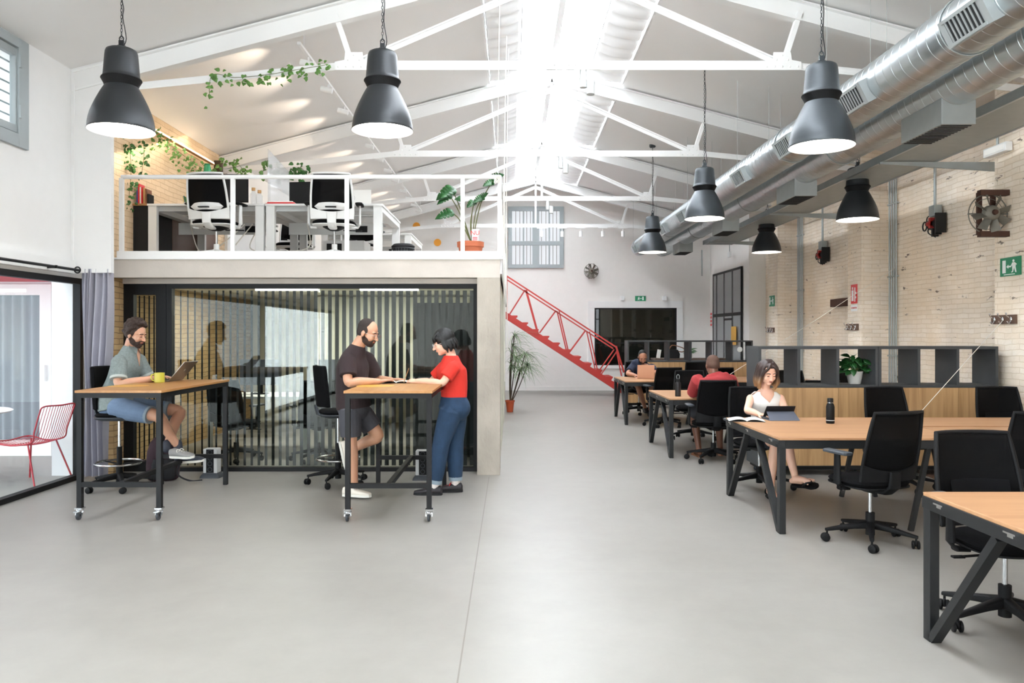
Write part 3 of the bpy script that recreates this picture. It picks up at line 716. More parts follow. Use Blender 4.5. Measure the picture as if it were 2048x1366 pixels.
def fan(name, loc, rz, R, nb, label, frame=True, matn='iron'):
    t = thing(name, loc, rz, label, 'fan')
    m = MB(); m.lathe([(0, .09), (R * .16, .09), (R * .34, .07), (R * .4, .05), (R * .42, .0), (0, 0)], ax=V((0, -1, 0)), n=28); m.build('hub', matn, t)
    m = MB(); m.lathe([(0, .115), (R * .12, .115), (R * .15, .09), (R * .15, .05)], ax=V((0, -1, 0)), n=18); m.build('hub_cap', 'rust', t)
    for k in range(nb):
        a = 2 * PI * k / nb + .25; ca, sa = math.cos(a), math.sin(a)
        def bl(u, v, ca=ca, sa=sa):
            r = R * (.36 + .62 * v); ww = R * (.15 + .07 * v) * (u - .5)* 2 * .75
            return (r * ca - ww * sa, -.03 - (u - .5) * .07, r * sa + ww * ca)
        MB().slab(bl, 3, 4, (0, -.006, 0)).build('blade', matn, t)
    m = MB()
    for rr in (R * 1.02, R * .8): m.tube([(rr * math.cos(q * PI / 20), .03, rr * math.sin(q * PI / 20)) for q in range(40)], .007 if rr > R else .003, 6, True)
    m.tube([(-R * 1.05, .03, 0), (R * 1.05, .03, 0)], .008, 6)
    if not frame:
        for x in (-.35, .35): m.tube([(x * R, .03, -1.1 * R), (x * R, .03, 1.1 * R)], .01, 6)
    m.build('guard_ring', matn, t)
    if frame:
        m = MB()
        for x in (-.42, .3): m.box(x * R - .025, x * R + .025, .03, .06, -R * 1.1, R * 1.12)
        for z in (-1.06, 1.1): m.box(-.45 * R, 1.05 * R, .0, .07, z * R - .03, z * R + .03)
        m.build('mounting_frame', 'rust', t, smooth=False)
    return t
p = at(1183, 542, YB - .14); fan('wall_fan', p, 0, .19, 8, 'small old iron fan hung on the white back wall', False)
p = at(1969, 426, 8.85)
fan('wall_fan', (5.175, 8.38, HC + (668 - 427) * 8.38 / F), 0, .207, 8, 'big rusty iron fan in a square bracket on the brick wall')

# running man exit signs
def exit_sign(loc, rz, w, h, label, flip=1, extra=True):
    t = thing('exit_sign', loc, rz, label, 'exit sign')
    MB().box(-w / 2, w / 2, -.012, 0, -h / 2, h / 2).build('sign_board', 'sign_green', t, smooth=False)
    m = MB(); s = flip; y0, y1 = -.016, -.012; H = h
    def q(pts): m.prism([(s * x * H, y0, z * H) for x, z in pts], (0, y1 - y0, 0))
    q([(-.62, -.33), (-.36, -.33), (-.36, .36), (-.62, .36)])                       # door
    q([(-.28, 0), (-.13, .1), (-.13, .04), (.1, .04), (.1, -.04), (-.13, -.04), (-.13, -.1)])   # arrow
    q([(.2, .2), (.42, .2), (.48, .0), (.36, -.06), (.2, -.02)])                    # trunk
    q([(.2, .18), (.1, .05), (.14, .02), (.26, .14)]); q([(.42, .18), (.56, .1), (.54, .05), (.4, .1)])
    q([(.2, -.02), (.36, -.04), (.26, -.3), (.14, -.34), (.14, -.29), (.22, -.25)]); q([(.34, -.03), (.46, -.02), (.54, -.34), (.46, -.34)])
    m.lathe([(0, y0), (.07 * H, y0), (.07 * H, y1), (0, y1)], c=(s * .3 * H, 0, .29 * H), ax=V((0, 1, 0)), n=16)
    if extra: q([(-.5, -.44), (.4, -.44), (.4, -.4), (-.5, -.4)])
    m.build('running_man_pictogram', 'sign_white', t, smooth=False)
    return t
p = at(1281, 597, YB - .03); exit_sign((p.x, p.y + .02, p.z), 0, .29, .14, 'small green exit sign above the dark window', -1, False)
exit_sign((XP - .005, 8.36, HC + (668 - 533) * 8.36 / F), math.radians(-90), .34, .2, 'green exit sign on the brick pier at the right edge', 1)
Yq = XP * F / (1545 - CX); exit_sign((XP - .005, Yq, HC + (668 - 602) * Yq / F), math.radians(-90), .3, .22, 'distant green exit sign on the brick pier beside the white doorway', 1, False)
Yq = XP * F / (1709 - CX)
t = thing('fire_sign', (XP - .003, Yq, HC + (668 - 588) * Yq / F), math.radians(-90), 'red and white fire extinguisher sign on the brick pier', 'sign')
MB().box(-.11, .11, -.006, 0, -.15, .15).build('sign_board', 'sign_red', t, smooth=False)
m = MB(); m.box(-.08, -.015, -.009, -.006, -.11, .06); m.box(-.065, -.03, -.009, -.006, .07, .11); m.box(.02, .05, -.009, -.006, -.12, .1); m.box(.05, .08, -.009, -.006, .0, .03); m.box(.05, .08, -.009, -.006, -.07, -.04)
m.build('extinguisher_pictogram', 'sign_white', t, smooth=False)
m = MB(); m.box(-.11, .11, -.005, 0, -.27, -.17); m.build('text_plate', 'sign_white', t, smooth=False)
text_mesh('lettering', 'EXTINTOR', .04, (0, -.006, -.22), (PI / 2, 0, 0), 'sign_red', t)
t = thing('fire_sign', (5.405, 20.9, HC + (668 - 640) * 20.9 / F), math.radians(-90), 'small faint red sign at the far corner of the white wall', 'sign')
MB().box(-.1, .1, -.006, 0, -.2, .2).build('sign_board', 'sign_white', t, smooth=False)
m = MB(); [m.box(-.08, .08, -.009, -.006, z, z + .06) for z in (-.16, -.06, .04, .13)]; m.build('lettering_band', 'sign_red', t, smooth=False)

# hook racks
def hooks(Yh, px, py, ww, label):
    X = XP; t = thing('coat_hook_rack', (X, Yh, HC + (CY - py) * Yh / F), math.radians(-90), label, 'hook rack', 'wooden hook racks on the brick wall')
    MB().box(-ww / 2, ww / 2, -.025, 0, -.05, .05).build('board', 'hook_wood', t, smooth=False, bevel=.004)
    for k in (-1, 0, 1):
        m = MB(); x = k * ww * .34
        m.ell((x, -.03, .0), V((.018, 0, 0)), V((0, .008, 0)), V((0, 0, .03)), 10, 6)
        m.tube(cr([(x, -.03, .015), (x, -.07, .03), (x, -.08, .06)], 4), .006, 6); m.tube(cr([(x, -.03, -.015), (x, -.05, -.045), (x, -.075, -.025)], 4), .006, 6)
        m.ell((x, -.08, .062), .01, nu=8, nv=6)
        m.build('hook', 'chrome', t)
Yh = XP * F / (2010 - CX); hooks(Yh, 2010, 639, .42, 'wooden rack of three metal hooks below the nearest green exit sign')
Yh = XP * F / (1706 - CX); hooks(Yh, 1706, 654, .42, 'wooden rack of three hooks below the red fire sign')
Yh = XP * F / (1543 - CX); hooks(Yh, 1543, 660, .4, 'distant wooden hook rack on the farthest brick pier')
t = thing('coat_hook_rack', (-4.47, 8.455, 1.54 + .035 * 5.5), 0, 'short dark hook board on the brick beside the black door', 'hook rack', None)
MB().box(-.04, .09, -.02, 0, -.05, .06).build('board', 'rust', t, smooth=False)
m = MB(); m.tube(cr([(.03, -.02, 0), (.05, -.08, .01), (.09, -.1, -.01)], 4), .005, 6); m.tube(cr([(.03, -.02, 0), (.0, -.06, -.03), (-.02, -.07, .01)], 4), .005, 6); m.build('hook', 'chrome', t)

# conduits, machine heads, emergency light, pipe
def conduit_group(Yg, xs, ztop, lab):
    t = thing('conduit_bundle', (XR - .03, Yg, 0), 0, lab, 'pipe', None)
    for k, dy in enumerate(xs): MB().tube(cr([(0, dy, 0.0), (0, dy, ztop - .2), (-.01, dy, ztop - .06), (-.12, dy, ztop)], 4), .013, 8).build('tube', 'galv_dull', t)
    [MB().box(-.018, .028, xs[0] - .03, xs[-1] + .03, z, z + .02).build('clamp', 'galv_dull', t, smooth=False) for z in (1.2, 2.4, 3.5)]
conduit_group(11.75, (-.14, -.07, 0, .07), 3.95, 'bundle of vertical steel conduits beside the middle brick pier')
conduit_group(15.55, (-.2, -.12, -.04, .04), 3.95, 'bundle of vertical steel conduits beside the farther brick pier')
def bike_part(X, Yw, pz, lab, s=1.0):
    t = thing('machine_head', (X, Yw, pz), math.radians(-90), lab, 'machine', 'small machines under steel tubes on the brick wall')
    m = MB(); m.cyl((0, -.1, .1), (0, -.1, 3.95 - pz), .018, 10); m.tube([(0, -.1, 3.95 - pz), (0, -.1, 3.98 - pz)], .03, 10); m.build('drop_tube', 'galv_dull', t)
    MB().box(-.07, .07, -.15, -.04, .1, .25).build('junction_box', 'galv_dull', t, smooth=False, bevel=.008)
    m = MB(); m.cyl((-.1, -.1, 0), (.12, -.1, 0), .07, 16); m.box(.12, .15, -.17, -.03, -.13, .13); m.box(-.02, .02, -.14, -.06, -.17, .0); m.box(.06, .09, -.14, -.06, -.15, .02); m.cyl((-.18, -.1, .02), (-.08, -.1, .02), .04, 12); m.build('motor_body', 'motor_black', t)
    m = MB(); m.cyl((-.02, -.18, .0), (.05, -.18, .0), .035, 12); m.box(-.0, .05, -.19, -.1, -.06, .08); m.build('red_housing', 'red_box', t)
    m = MB(); m.tube([(-.26 + .05 * math.cos(q * PI / 8), -.1, .0 + .06 * math.sin(q * PI / 8)) for q in range(16)], .01, 6, True); m.tube(cr([(-.2, -.1, 0), (-.1, -.15, .1), (0, -.12, .12)], 4), .008, 6); m.tube(cr([(-.2, -.08, -.03), (-.05, -.16, -.12), (.02, -.1, -.18)], 4), .008, 6); m.build('handwheel', 'motor_black', t)
Ym = 5.7 * F / (1870 - CX); bike_part(XR, Ym, HC + (668 - 448) * Ym / F, 'black and red machine under a steel tube beside the big fan')
Ym = 5.7 * F / (1645 - CX); bike_part(XR, Ym, HC + (668 - 510) * Ym / F, 'black and red machine under a steel tube between the two brick piers')
Ye = XP * F / (2006 - CX)
t = thing('emergency_light', (XP, Ye, HC + (668 - 300) * Ye / F), math.radians(-90), 'white emergency light hanging on a tube at the top right brick pier', 'emergency light')
MB().box(-.2, .2, -.1, -.02, -.05, .05).build('housing', 'white_plastic', t, smooth=False, bevel=.01)
MB().box(-.17, .17, -.105, -.1, -.03, .03).build('diffuser', 'paper', t, smooth=False)
MB().cyl((0, -.06, .05), (0, -.06, .34), .014, 10).build('drop_tube', 'galv_dull', t)
o = MB().tube([(XP - .03, y, 3.86) for y in (0, 6, 12, 17.6)], .02, 10).build('steel_pipe', 'galv_dull'); tag(o, 'thin horizontal steel pipe along the top of the brick wall', 'pipe')
o = MB().box(5.72, 5.81, 13.1, 13.9, 2.02, 2.16).build('wood_lintel', 'rust', smooth=False, bevel=.01); tag(o, 'short old wooden lintel set in the brick wall left of the fire sign', 'lintel')
o = MB().tube([at(1404, 500, 21.0), at(1404, 552, 21.0)], .02, 8).build('pipe_stub', 'galv_dull'); tag(o, 'short grey pipe hanging on the back wall under the ducts', 'pipe')
t = thing('smoke_sensor', (5.3, 18.8, 3.45), 0, 'small white sensor hanging beside the black framed doorway', 'sensor')
MB().cyl((0, 0, .08), (0, 0, .3), .01, 8).build('stem', 'galv_dull', t); MB().box(-.03, .03, -.08, .08, -.05, .08).build('housing', 'white_plastic', t, smooth=False, bevel=.01)

# black steel doorway in the white box wall
d = thing('door_4'); struct(d); XD = 5.40
ya, yb, zt = 18.1, 20.6, 3.12
m = MB(); bar = lambda y0, y1, z0, z1: m.box(XD - .035, XD, y0, y1, z0, z1)
for y in (ya, ya + .72, ya + 1.45, yb - .35, yb): bar(y - .022, y + .022, 0, zt)
bar(ya, yb, zt - .05, zt); bar(ya, yb, 1.98, 2.06); bar(ya, yb, 0, .06); bar(ya + .72, ya + 1.45, 1.88, 1.93)
m.build('door_frame', 'frame_black', d, smooth=False)
MB().box(XD - .03, XD - .02, ya, yb, .05, zt).build('glass_panel', 'frost', d, smooth=False)
MB().box(XD - .02, XD - .005, ya, yb, .05, zt).build('backing_panel', 'pale_grey', d, smooth=False)
o = MB().box(XD - .075, XD - .065, 18.35, 18.75, 1.28, 1.72).build('yellow_notice', 'yellow_decal', smooth=False); tag(o, 'yellow notice taped to the black framed glass door', 'notice')

# ------------------------------------------------ ducts and cable tray
def duct(X, Z, R, ya, yb, lab, side_vents, under_boxes):
    t = thing('ventilation_duct', (X, 0, Z), 0, lab, 'duct')
    prof = []; y = ya
    m = MB(); rings = []; n = 36
    ys = []
    while y < yb:
        ys += [(y, R), (y + .003, R + .0022), (y + .007, R + .0022), (y + .01, R)]; y += .135
    ys.append((yb, R))
    for y, r in ys: rings.append([V((r * math.cos(2 * PI * k / n), y, r * math.sin(2 * PI * k / n))) for k in range(n)])
    m.loft(rings, cap=True); m.build('duct_tube', 'galvanised', t, ang=24)
    y = ya + .9
    while y < yb:
        MB().tube([((R + .006) * math.cos(q * PI / 18), y, (R + .006) * math.sin(q * PI / 18)) for q in range(36)], .006, 6, True).build('joint_band', 'galv_dull', t); y += 3.5
    for yv in side_vents:
        a = math.radians(207); rot = Matrix.Rotation(-a, 3, 'Y')
        c = V((R * math.cos(a), yv, R * math.sin(a)))
        m = MB(); m.cbox(c * 1.0 + V((.0, 0, 0)), (.12, .5, .2), Matrix.Rotation(-a, 3, 'Y')); v = m.build('vent_box', 'galv_dull', t, smooth=False)
        dirv = V((math.cos(a), 0, math.sin(a)))
        m = MB(); m.cbox(c + dirv * .0615, (.004, .36, .15), rot); g = m.build('vent_opening', 'grille_dark', v, smooth=False)
        m = MB()
        up = V((-math.sin(a), 0, math.cos(a)))
        for k in range(8): m.cbox(c + dirv * .066, (.008, .010, .15), rot) if False else m.cbox(c + dirv * .066 + V((0, -.16 + k * .0457, 0)), (.008, .012, .15), rot)
        m.cbox(c + dirv * .064 + up * .085, (.012, .4, .02), rot); m.cbox(c + dirv * .064 - up * .085, (.012, .4, .02), rot)
        m.build('grille', 'galv_dull', v, smooth=False)
    for yv in under_boxes:
        m = MB(); m.box(-.15, .15, yv - .35, yv + .35, -R - .17, -R + .06); v = m.build('plenum_box', 'galv_dull', t, smooth=False, bevel=.003)
        m = MB(); [m.box(-.13, .13, yv - .32 + k * .053, yv - .30 + k * .053, -R - .176, -R - .169) for k in range(13)]; m.build('grille', 'grille_dark', v, smooth=False)
    for y in [yb - .4 - 3.0 * k for k in range(7)]:
        z1 = roofz(X) - Z
        for s in (-1, 1): MB().cyl((s * (R + .003), y, 0), (s * (R + .003), y, z1 + .02), .002, 6).build('hanger_wire', 'galv_dull', t)
    return t
duct(3.31, 3.77, .212, 1.2, 20.0, 'nearer of the two parallel round steel ducts, left of the other', [3.5, 5.25, 7.0, 8.75, 10.5, 12.25, 14.0, 15.75, 17.5, 19.2], [])
duct(3.90, 3.75, .212, 1.2, 20.0, 'round steel duct running alongside, right of the other and above the cable tray', [], [3.6, 7.1, 10.6, 14.1, 17.6])
t = thing('cable_tray', label='long grey steel cable tray below the ducts beside the brick wall', cat='cable tray')
MB().box(4.33, 4.36, 1.0, 17.5, 3.55, 3.64).build('tray_edge', 'galvanised', t, smooth=False)
MB().box(4.36, 4.95, 1.0, 17.5, 3.555, 3.565).build('tray_floor', 'galv_dull', t, smooth=False)
MB().box(4.95, 4.98, 1.0, 17.5, 3.55, 3.64).build('tray_edge', 'galv_dull', t, smooth=False)
for y, xw in ((1.5, XR - .002), (5.3, XR - .002), (9.05, XR - .002), (12.9, XR - .002), (16.8, XR - .002)): MB().prism([(4.3, y - .02, 3.545), (xw, y - .02, 3.545), (xw, y - .02, 3.43), (4.3, y - .02, 3.52)], (0, .03, 0)).build('wall_bracket', 'galv_dull', t, smooth=False)

# ------------------------------------------------ left roof track with warm spots
t = thing('lighting_track', label='white lighting track with warm spots up the left roof slope', cat='lighting track')
TX = -2.30; TZ = roofz(TX) - .06
for ya, yb in ((8.4, 11.95), (12.25, 15.9), (16.25, 19.9)): MB().box(TX - .018, TX + .018, ya, yb, TZ - .17, TZ - .14).build('rail', 'steel_white', t, smooth=False)
[MB().cyl((TX, y, TZ - .14), (TX, y, TZ + .07), .005, 6).build('hanger_wire', 'steel_white', t) for y in (8.6, 11.8, 12.4, 15.7, 16.4, 19.7)]
for y in (8.8, 9.75, 10.7, 11.6, 12.7, 13.65, 14.6, 15.5, 16.7, 17.6, 18.5, 19.4):
    m = MB(); m.cyl((TX, y, TZ - .17), (TX, y, TZ - .24), .012, 8); m.cyl((TX + .05, y, TZ - .255), (TX - .09, y, TZ - .22), .035, 14); m.build('spot_head', 'steel_white', t)
    L = bpy.data.lights.new('track_spot', 'SPOT'); L.energy = 36; L.color = (1.0, .82, .64); L.spot_size = math.radians(64); L.spot_blend = .9; L.shadow_soft_size = .03
    o = bpy.data.objects.new('track_spot', L); COL.objects.link(o); o.location = (TX - .11, y, TZ - .215)
    o.rotation_euler = V((-1, .12, -.15)).to_track_quat('-Z', 'Y').to_euler()
# warm light strip on the mezzanine brick wall
t = thing('wall_light_strip', label='warm glowing light strip along the brick wall of the mezzanine', cat='strip light')
MB().box(-4.52, -4.47, 8.6, 11.7, 4.09, 4.10).build('shelf_board', 'raw_wood', t, smooth=False)
MB().box(-4.50, -4.478, 8.6, 11.7, 4.10, 4.125).build('tube', 'led_warm', t, smooth=False)
L = bpy.data.lights.new('strip_glow', 'AREA'); L.shape = 'RECTANGLE'; L.size = 3.0; L.size_y = .05; L.energy = 9; L.color = (1, .88, .68)
o = bpy.data.objects.new('strip_glow', L); COL.objects.link(o); o.location = (-4.44, 10.1, 4.07); o.rotation_euler = (0, math.radians(-20), PI / 2)
o = MB().box(-4.56, -4.44, 11.85, 11.97, 3.85, 4.2).build('timber_post', 'trunk', smooth=False, bevel=.02); tag(o, 'rough dark timber stump at the far end of the mezzanine brick wall', 'timber')

# ------------------------------------------------ red staircase
t = thing('staircase', label='red steel staircase with zigzag truss railing rising to the mezzanine', cat='staircase')
sy0, sy1 = 19.15, 20.05; S = .0126
P_ = lambda px, py, y: at(px, py, sy0 * 1.0) + V((0, y - sy0, 0))
for y in (sy0, sy1):
    m = MB(); m.beam(P_(985, 613, y), P_(1247, 783, y), .03, .14); m.build('stringer', 'red_steel', t, smooth=False)
for k in range(11):
    px = 1014 + k * 21.2; py = 631 + k * 13.6
    p = P_(px, py, sy0)
    m = MB(); m.prism([(p.x - .02, sy0 - .02, p.z), (p.x + .25, sy0 - .02, p.z), (p.x + .25, sy0 - .02, p.z - .03), (p.x + .17, sy0 - .02, p.z - .17), (p.x + .08, sy0 - .02, p.z - .10)], (0, .012, 0))
    m.box(p.x - .02, p.x + .26, sy0, sy1, p.z - .035, p.z); m.build('tread', 'red_steel', t, smooth=False)
for dy in (0,):
    for y in (sy0,):
        m = MB(); m.beam(P_(1013, 552, y), P_(1232, 694, y), .035, .035); m.beam(P_(1013, 559, y), P_(1226, 697, y), .03, .03)
        m.beam(P_(1232, 692, y), P_(1248, 745, y), .04, .04); m.build('handrail', 'red_steel', t, smooth=False)
        for a, b, wd in (((1014, 551), (1014, 627), .04), ((1019, 629), (1050, 580), .045), ((1052, 580), (1076, 668), .07), ((1079, 666), (1112, 621), .045), ((1114, 622), (1133, 702), .04), ((1118, 622), (1137, 704), .04), ((1137, 707), (1171, 661), .05), ((1173, 662), (1190, 738), .035), ((1179, 663), (1195, 741), .035), ((1197, 743), (1228, 699), .035), ((1203, 748), (1234, 702), .035), ((1233, 702), (1243, 752), .035)):
            MB().beam(P_(*a, y), P_(*b, y), .03, wd * .75).build('railing_bar', 'red_steel', t, smooth=False)
# ================================================================ pendant lamps
def make_lamp(loc, label, zroof, group, matn='lamp_grey', bracket=None):
    t = thing('pendant_lamp', loc, 0, label, 'pendant lamp', group)
    R = .2625
    sh = [(R, 0), (R + .003, .004), (R - .002, .02), (.2585, .05), (.2515, .095), (.2395, .14), (.224, .181), (.206, .225), (.186, .267), (.165, .31), (.146, .345), (.131, .37)]
    m = MB(); inner = [(r - .006, z + (.002 if i else 0)) for i, (r, z) in enumerate(sh)]
    m.lathe(sh, n=48); m.build('shade', matn, t, ang=60)
    m = MB(); m.lathe([(R, 0)] + inner[1:] + [(0, .372)], n=48); m.build('inner_reflector', 'lamp_inner', t, ang=60)
    MB().lathe([(.128, .365), (.133, .378), (.143, .40), (.155, .422), (.160, .430), (.157, .438), (.146, .442)], n=40).build('collar', 'black_plastic', t, ang=50)
    MB().lathe([(.147, .43), (.150, .445), (.146, .45), (.142, .47), (.130, .62), (.126, .655), (.118, .675), (.10, .685), (0, .69)], n=40).build('gear_housing', matn, t, ang=50)
    MB().lathe([(0, .02), (R - .03, .028), (R - .03, .034), (0, .05)], n=32).build('light_diffuser', 'lamp_bulb_soft', t)
    m = MB(); m.box(-.03, .03, -.012, .012, .68, .72); m.box(-.02, .02, -.01, .01, .72, .76); m.tube([(.018 * math.cos(a), 0, .775 + .02 * math.sin(a)) for a in [q * PI / 6 for q in range(12)]], .005, 6, True); m.build('hook', matn, t)
    top = zroof - loc[2]
    m = MB(); z = .79
    k = 0
    while z < top - .03:
        a = (PI / 2) * (k % 2); ca, sa = math.cos(a), math.sin(a)
        m.tube([(ca * .008 * math.cos(q * PI / 4), sa * .008 * math.cos(q * PI / 4), z + .017 * math.sin(q * PI / 4)) for q in range(8)], .0026, 4, True); z += .028; k += 1
    m.build('chain', 'lamp_dark', t)
    MB().tube(cr([(.01, 0, .7), (.035, .01, .78), (.012, 0, .95)] + [(.012 + .008 * math.sin(q * 2.1), 0, .95 + (top - .95) * q / 6) for q in range(1, 7)], 4), .004, 6).build('cable', 'rod_black', t)
    MB().lathe([(0, top - .045), (.05, top - .04), (.062, top - .02), (.062, top + .015)], n=24).build('canopy', 'lamp_dark', t)
    return t
emit('lamp_bulb_soft', (255, 247, 236), 8.0)
def lamp_at(px, py, wpx, lab, grp, zr=None, matn='lamp_grey'):
    Y = .525 * F / wpx; p = at(px, py, Y); make_lamp((p.x, p.y, p.z), lab, zr if zr else roofz(p.x), grp, matn)
G1 = 'grey industrial pendant lamps'
lamp_at(243, 262, 125, 'dark grey pendant lamp at the left, over the laptop table', G1, matn='lamp_dark')
lamp_at(765, 262, 121, 'dark grey pendant lamp above the mezzanine railing, middle of the picture', G1, matn='lamp_dark')
lamp_at(1643, 294, 126, 'largest grey pendant lamp on the right, before the ducts', G1)
lamp_at(1409, 438, 78, 'middle sized grey pendant lamp in front of the nearer duct', G1)
lamp_at(1305, 505, 55, 'smallest grey pendant lamp beside the duct ends', G1)
lamp_at(1715, 440, 80, 'dark pendant lamp hung under the cable tray near the brick wall', G1, 3.52, 'lamp_dark')
lamp_at(1533, 505, 57, 'smaller dark pendant lamp under the cable tray, farther along', G1, 3.52, 'lamp_dark')

# ================================================================ desks
def bench_desk(x0, ya, yb, L, label, split=1.44, gap=.05):
    t = thing('bench_desk', (x0, ya, 0), 0, label, 'desk', 'black framed oak bench desks')
    D = yb - ya; S = split
    MB().box(0.0, S, 0, D, .722, .74).build('tabletop', 'desk_oak', t, smooth=False, bevel=.002)
    MB().box(S + .004, L, 0, D / 2 - gap / 2, .722, .74).build('tabletop', 'desk_oak', t, smooth=False, bevel=.002)
    MB().box(S + .004, L, D / 2 + gap / 2, D, .722, .74).build('tabletop', 'desk_oak', t, smooth=False, bevel=.002)
    m = MB()
    for y in (0.012, D - .052): m.box(.05, L - .05, y, y + .04, .655, .72)
    m.box(.05, L - .05, D / 2 - .02, D / 2 + .02, .655, .70)
    m.box(-.006, .045, 0.0, D, .662, .7215)
    m.build('top_frame', 'desk_black', t, smooth=False, bevel=.002)
    def endf(x):
        for y, ym in ((.03, D * .36), (D - .03, D * .64)):
            m = MB(); m.box(x - .02, x + .03, y - .03, y + .03, 0, .662); m.build('leg', 'desk_black', t, smooth=False, bevel=.003)
            s = 1 if y < D / 2 else -1
            MB().beam((x + .005, y + s * .03, .015), (x + .005, D / 2 - s * .1 if False else ym + (.05 * s), .66), .04, .05, V((1, 0, 0))).build('diagonal_leg', 'desk_black', t, smooth=False)
    endf(.02)
    endf(L - .03)
    for y in (.1, D - .1):
        for s in (-1, 1): MB().beam((1.22 + s * .16, y, 0.0), (1.22 + s * .02, y, .66), .035, .035, V((0, 1, 0))).build('middle_leg', 'desk_black', t, smooth=False)
        MB().beam((1.22 - .10, y, .28), (1.22 + .10, y, .28), .025, .03).build('middle_stretcher', 'desk_black', t, smooth=False)
    for y in (.12, D * .5, D - .2):
        m = MB(); m.box(-.012, .03, y, y + .07, .7215, .7265) if False else m.box(-.016, .0, y, y + .08, .704, .712); m.box(-.010, -.006, y + .02, y + .06, .69, .704); m.build('clip', 'chrome', t, smooth=False)
    MB().cyl((-.0165, .04, .68), (-.004, .04, .68), .014, 12).build('bolt', 'desk_black', t)
    m = MB(); m.box(S + .1, L - .1, D / 2 - gap / 2 + .002, D / 2 + gap / 2 - .002, .70, .715)
    for k in range(3): m.tube([(S + .1 + (L - S - .2) * q / 24, D / 2 + .012 * math.sin(q * 1.3 + k * 2), .722 + .006 * math.sin(q * 2.3 + k)) for q in range(25)], .005, 5)
    m.build('cable_tray', 'seam_black', t)
    return t
bench_desk(2.09, 2.45, 3.93, 3.25, 'nearest oak bench desk, cut off at the bottom right corner', 1.9)
bench_desk(2.065, 5.96, 7.43, 3.2, 'oak bench desk with the black bottle, woman in white top seated')
bench_desk(1.965, 9.60, 11.05, 3.3, 'oak bench desk where the man in the red shirt sits')
bench_desk(1.93, 13.1, 14.5, 3.3, 'farthest oak bench desk, man with peach laptop seated')

# ================================================================ office chairs
def caster(mb, p, ang, r=.03):
    p = V(p); d = V((math.cos(ang), math.sin(ang), 0)); s = V((-d.y, d.x, 0))
    for k in (-1, 1): mb.lathe([(0, -.009), (r * .8, -.009), (r, -.005), (r, .005), (r * .8, .009), (0, .009)], p + s * k * .017 + V((0, 0, r)) - d * .012, 18, s)
    mb.cyl(p + V((0, 0, r)) , p + V((0, 0, r * 2.7)), .007, 8); mb.ell(p + V((0, 0, r * 1.35)) - d * .008, V((d.x, d.y, 0)) * .026, s * .013, V((0, 0, .024)), 10, 6)
def star_base(t, matn, R=.31, cast='black_plastic', a0=.25, hub=.13):
    m = MB()
    m.cyl((0, 0, .055), (0, 0, hub + .09), .032, 16)
    for k in range(5):
        a = a0 + k * 2 * PI / 5; d = V((math.cos(a), math.sin(a), 0)); s = V((-d.y, d.x, 0)); rr = []
        for q, (r_, z, w, h) in enumerate(((.02, hub, .032, .03), (.12, hub - .012, .024, .022), (.24, hub - .03, .018, .016), (R - .01, hub - .04, .016, .013), (R + .012, hub - .042, .012, .010))):
            rr.append(sring(d * r_ + V((0, 0, z)), s * w, V((0, 0, h)), 3, 12))
        m.loft(rr)
    b = m.build('star_base', matn, t)
    for k in range(5):
        a = a0 + k * 2 * PI / 5; q = MB(); caster(q, (R * math.cos(a), R * math.sin(a), 0), a + 1.1 + k); q.build('caster', cast, b)
    return b
def seat_pad(t, z, matn, wx=.25, wy=.24, th=.07, name='seat', cy=0.02):
    m = MB(); R = []
    for zz, s in ((z - th, .80), (z - th + .012, .93), (z - th * .4, 1.0), (z - .012, .96), (z, .86)): R.append(sring((0, cy, zz), (wx * s, 0, 0), (0, wy * s, 0), 3.4, 36))
    m.loft(R); return m.build(name, matn, t)
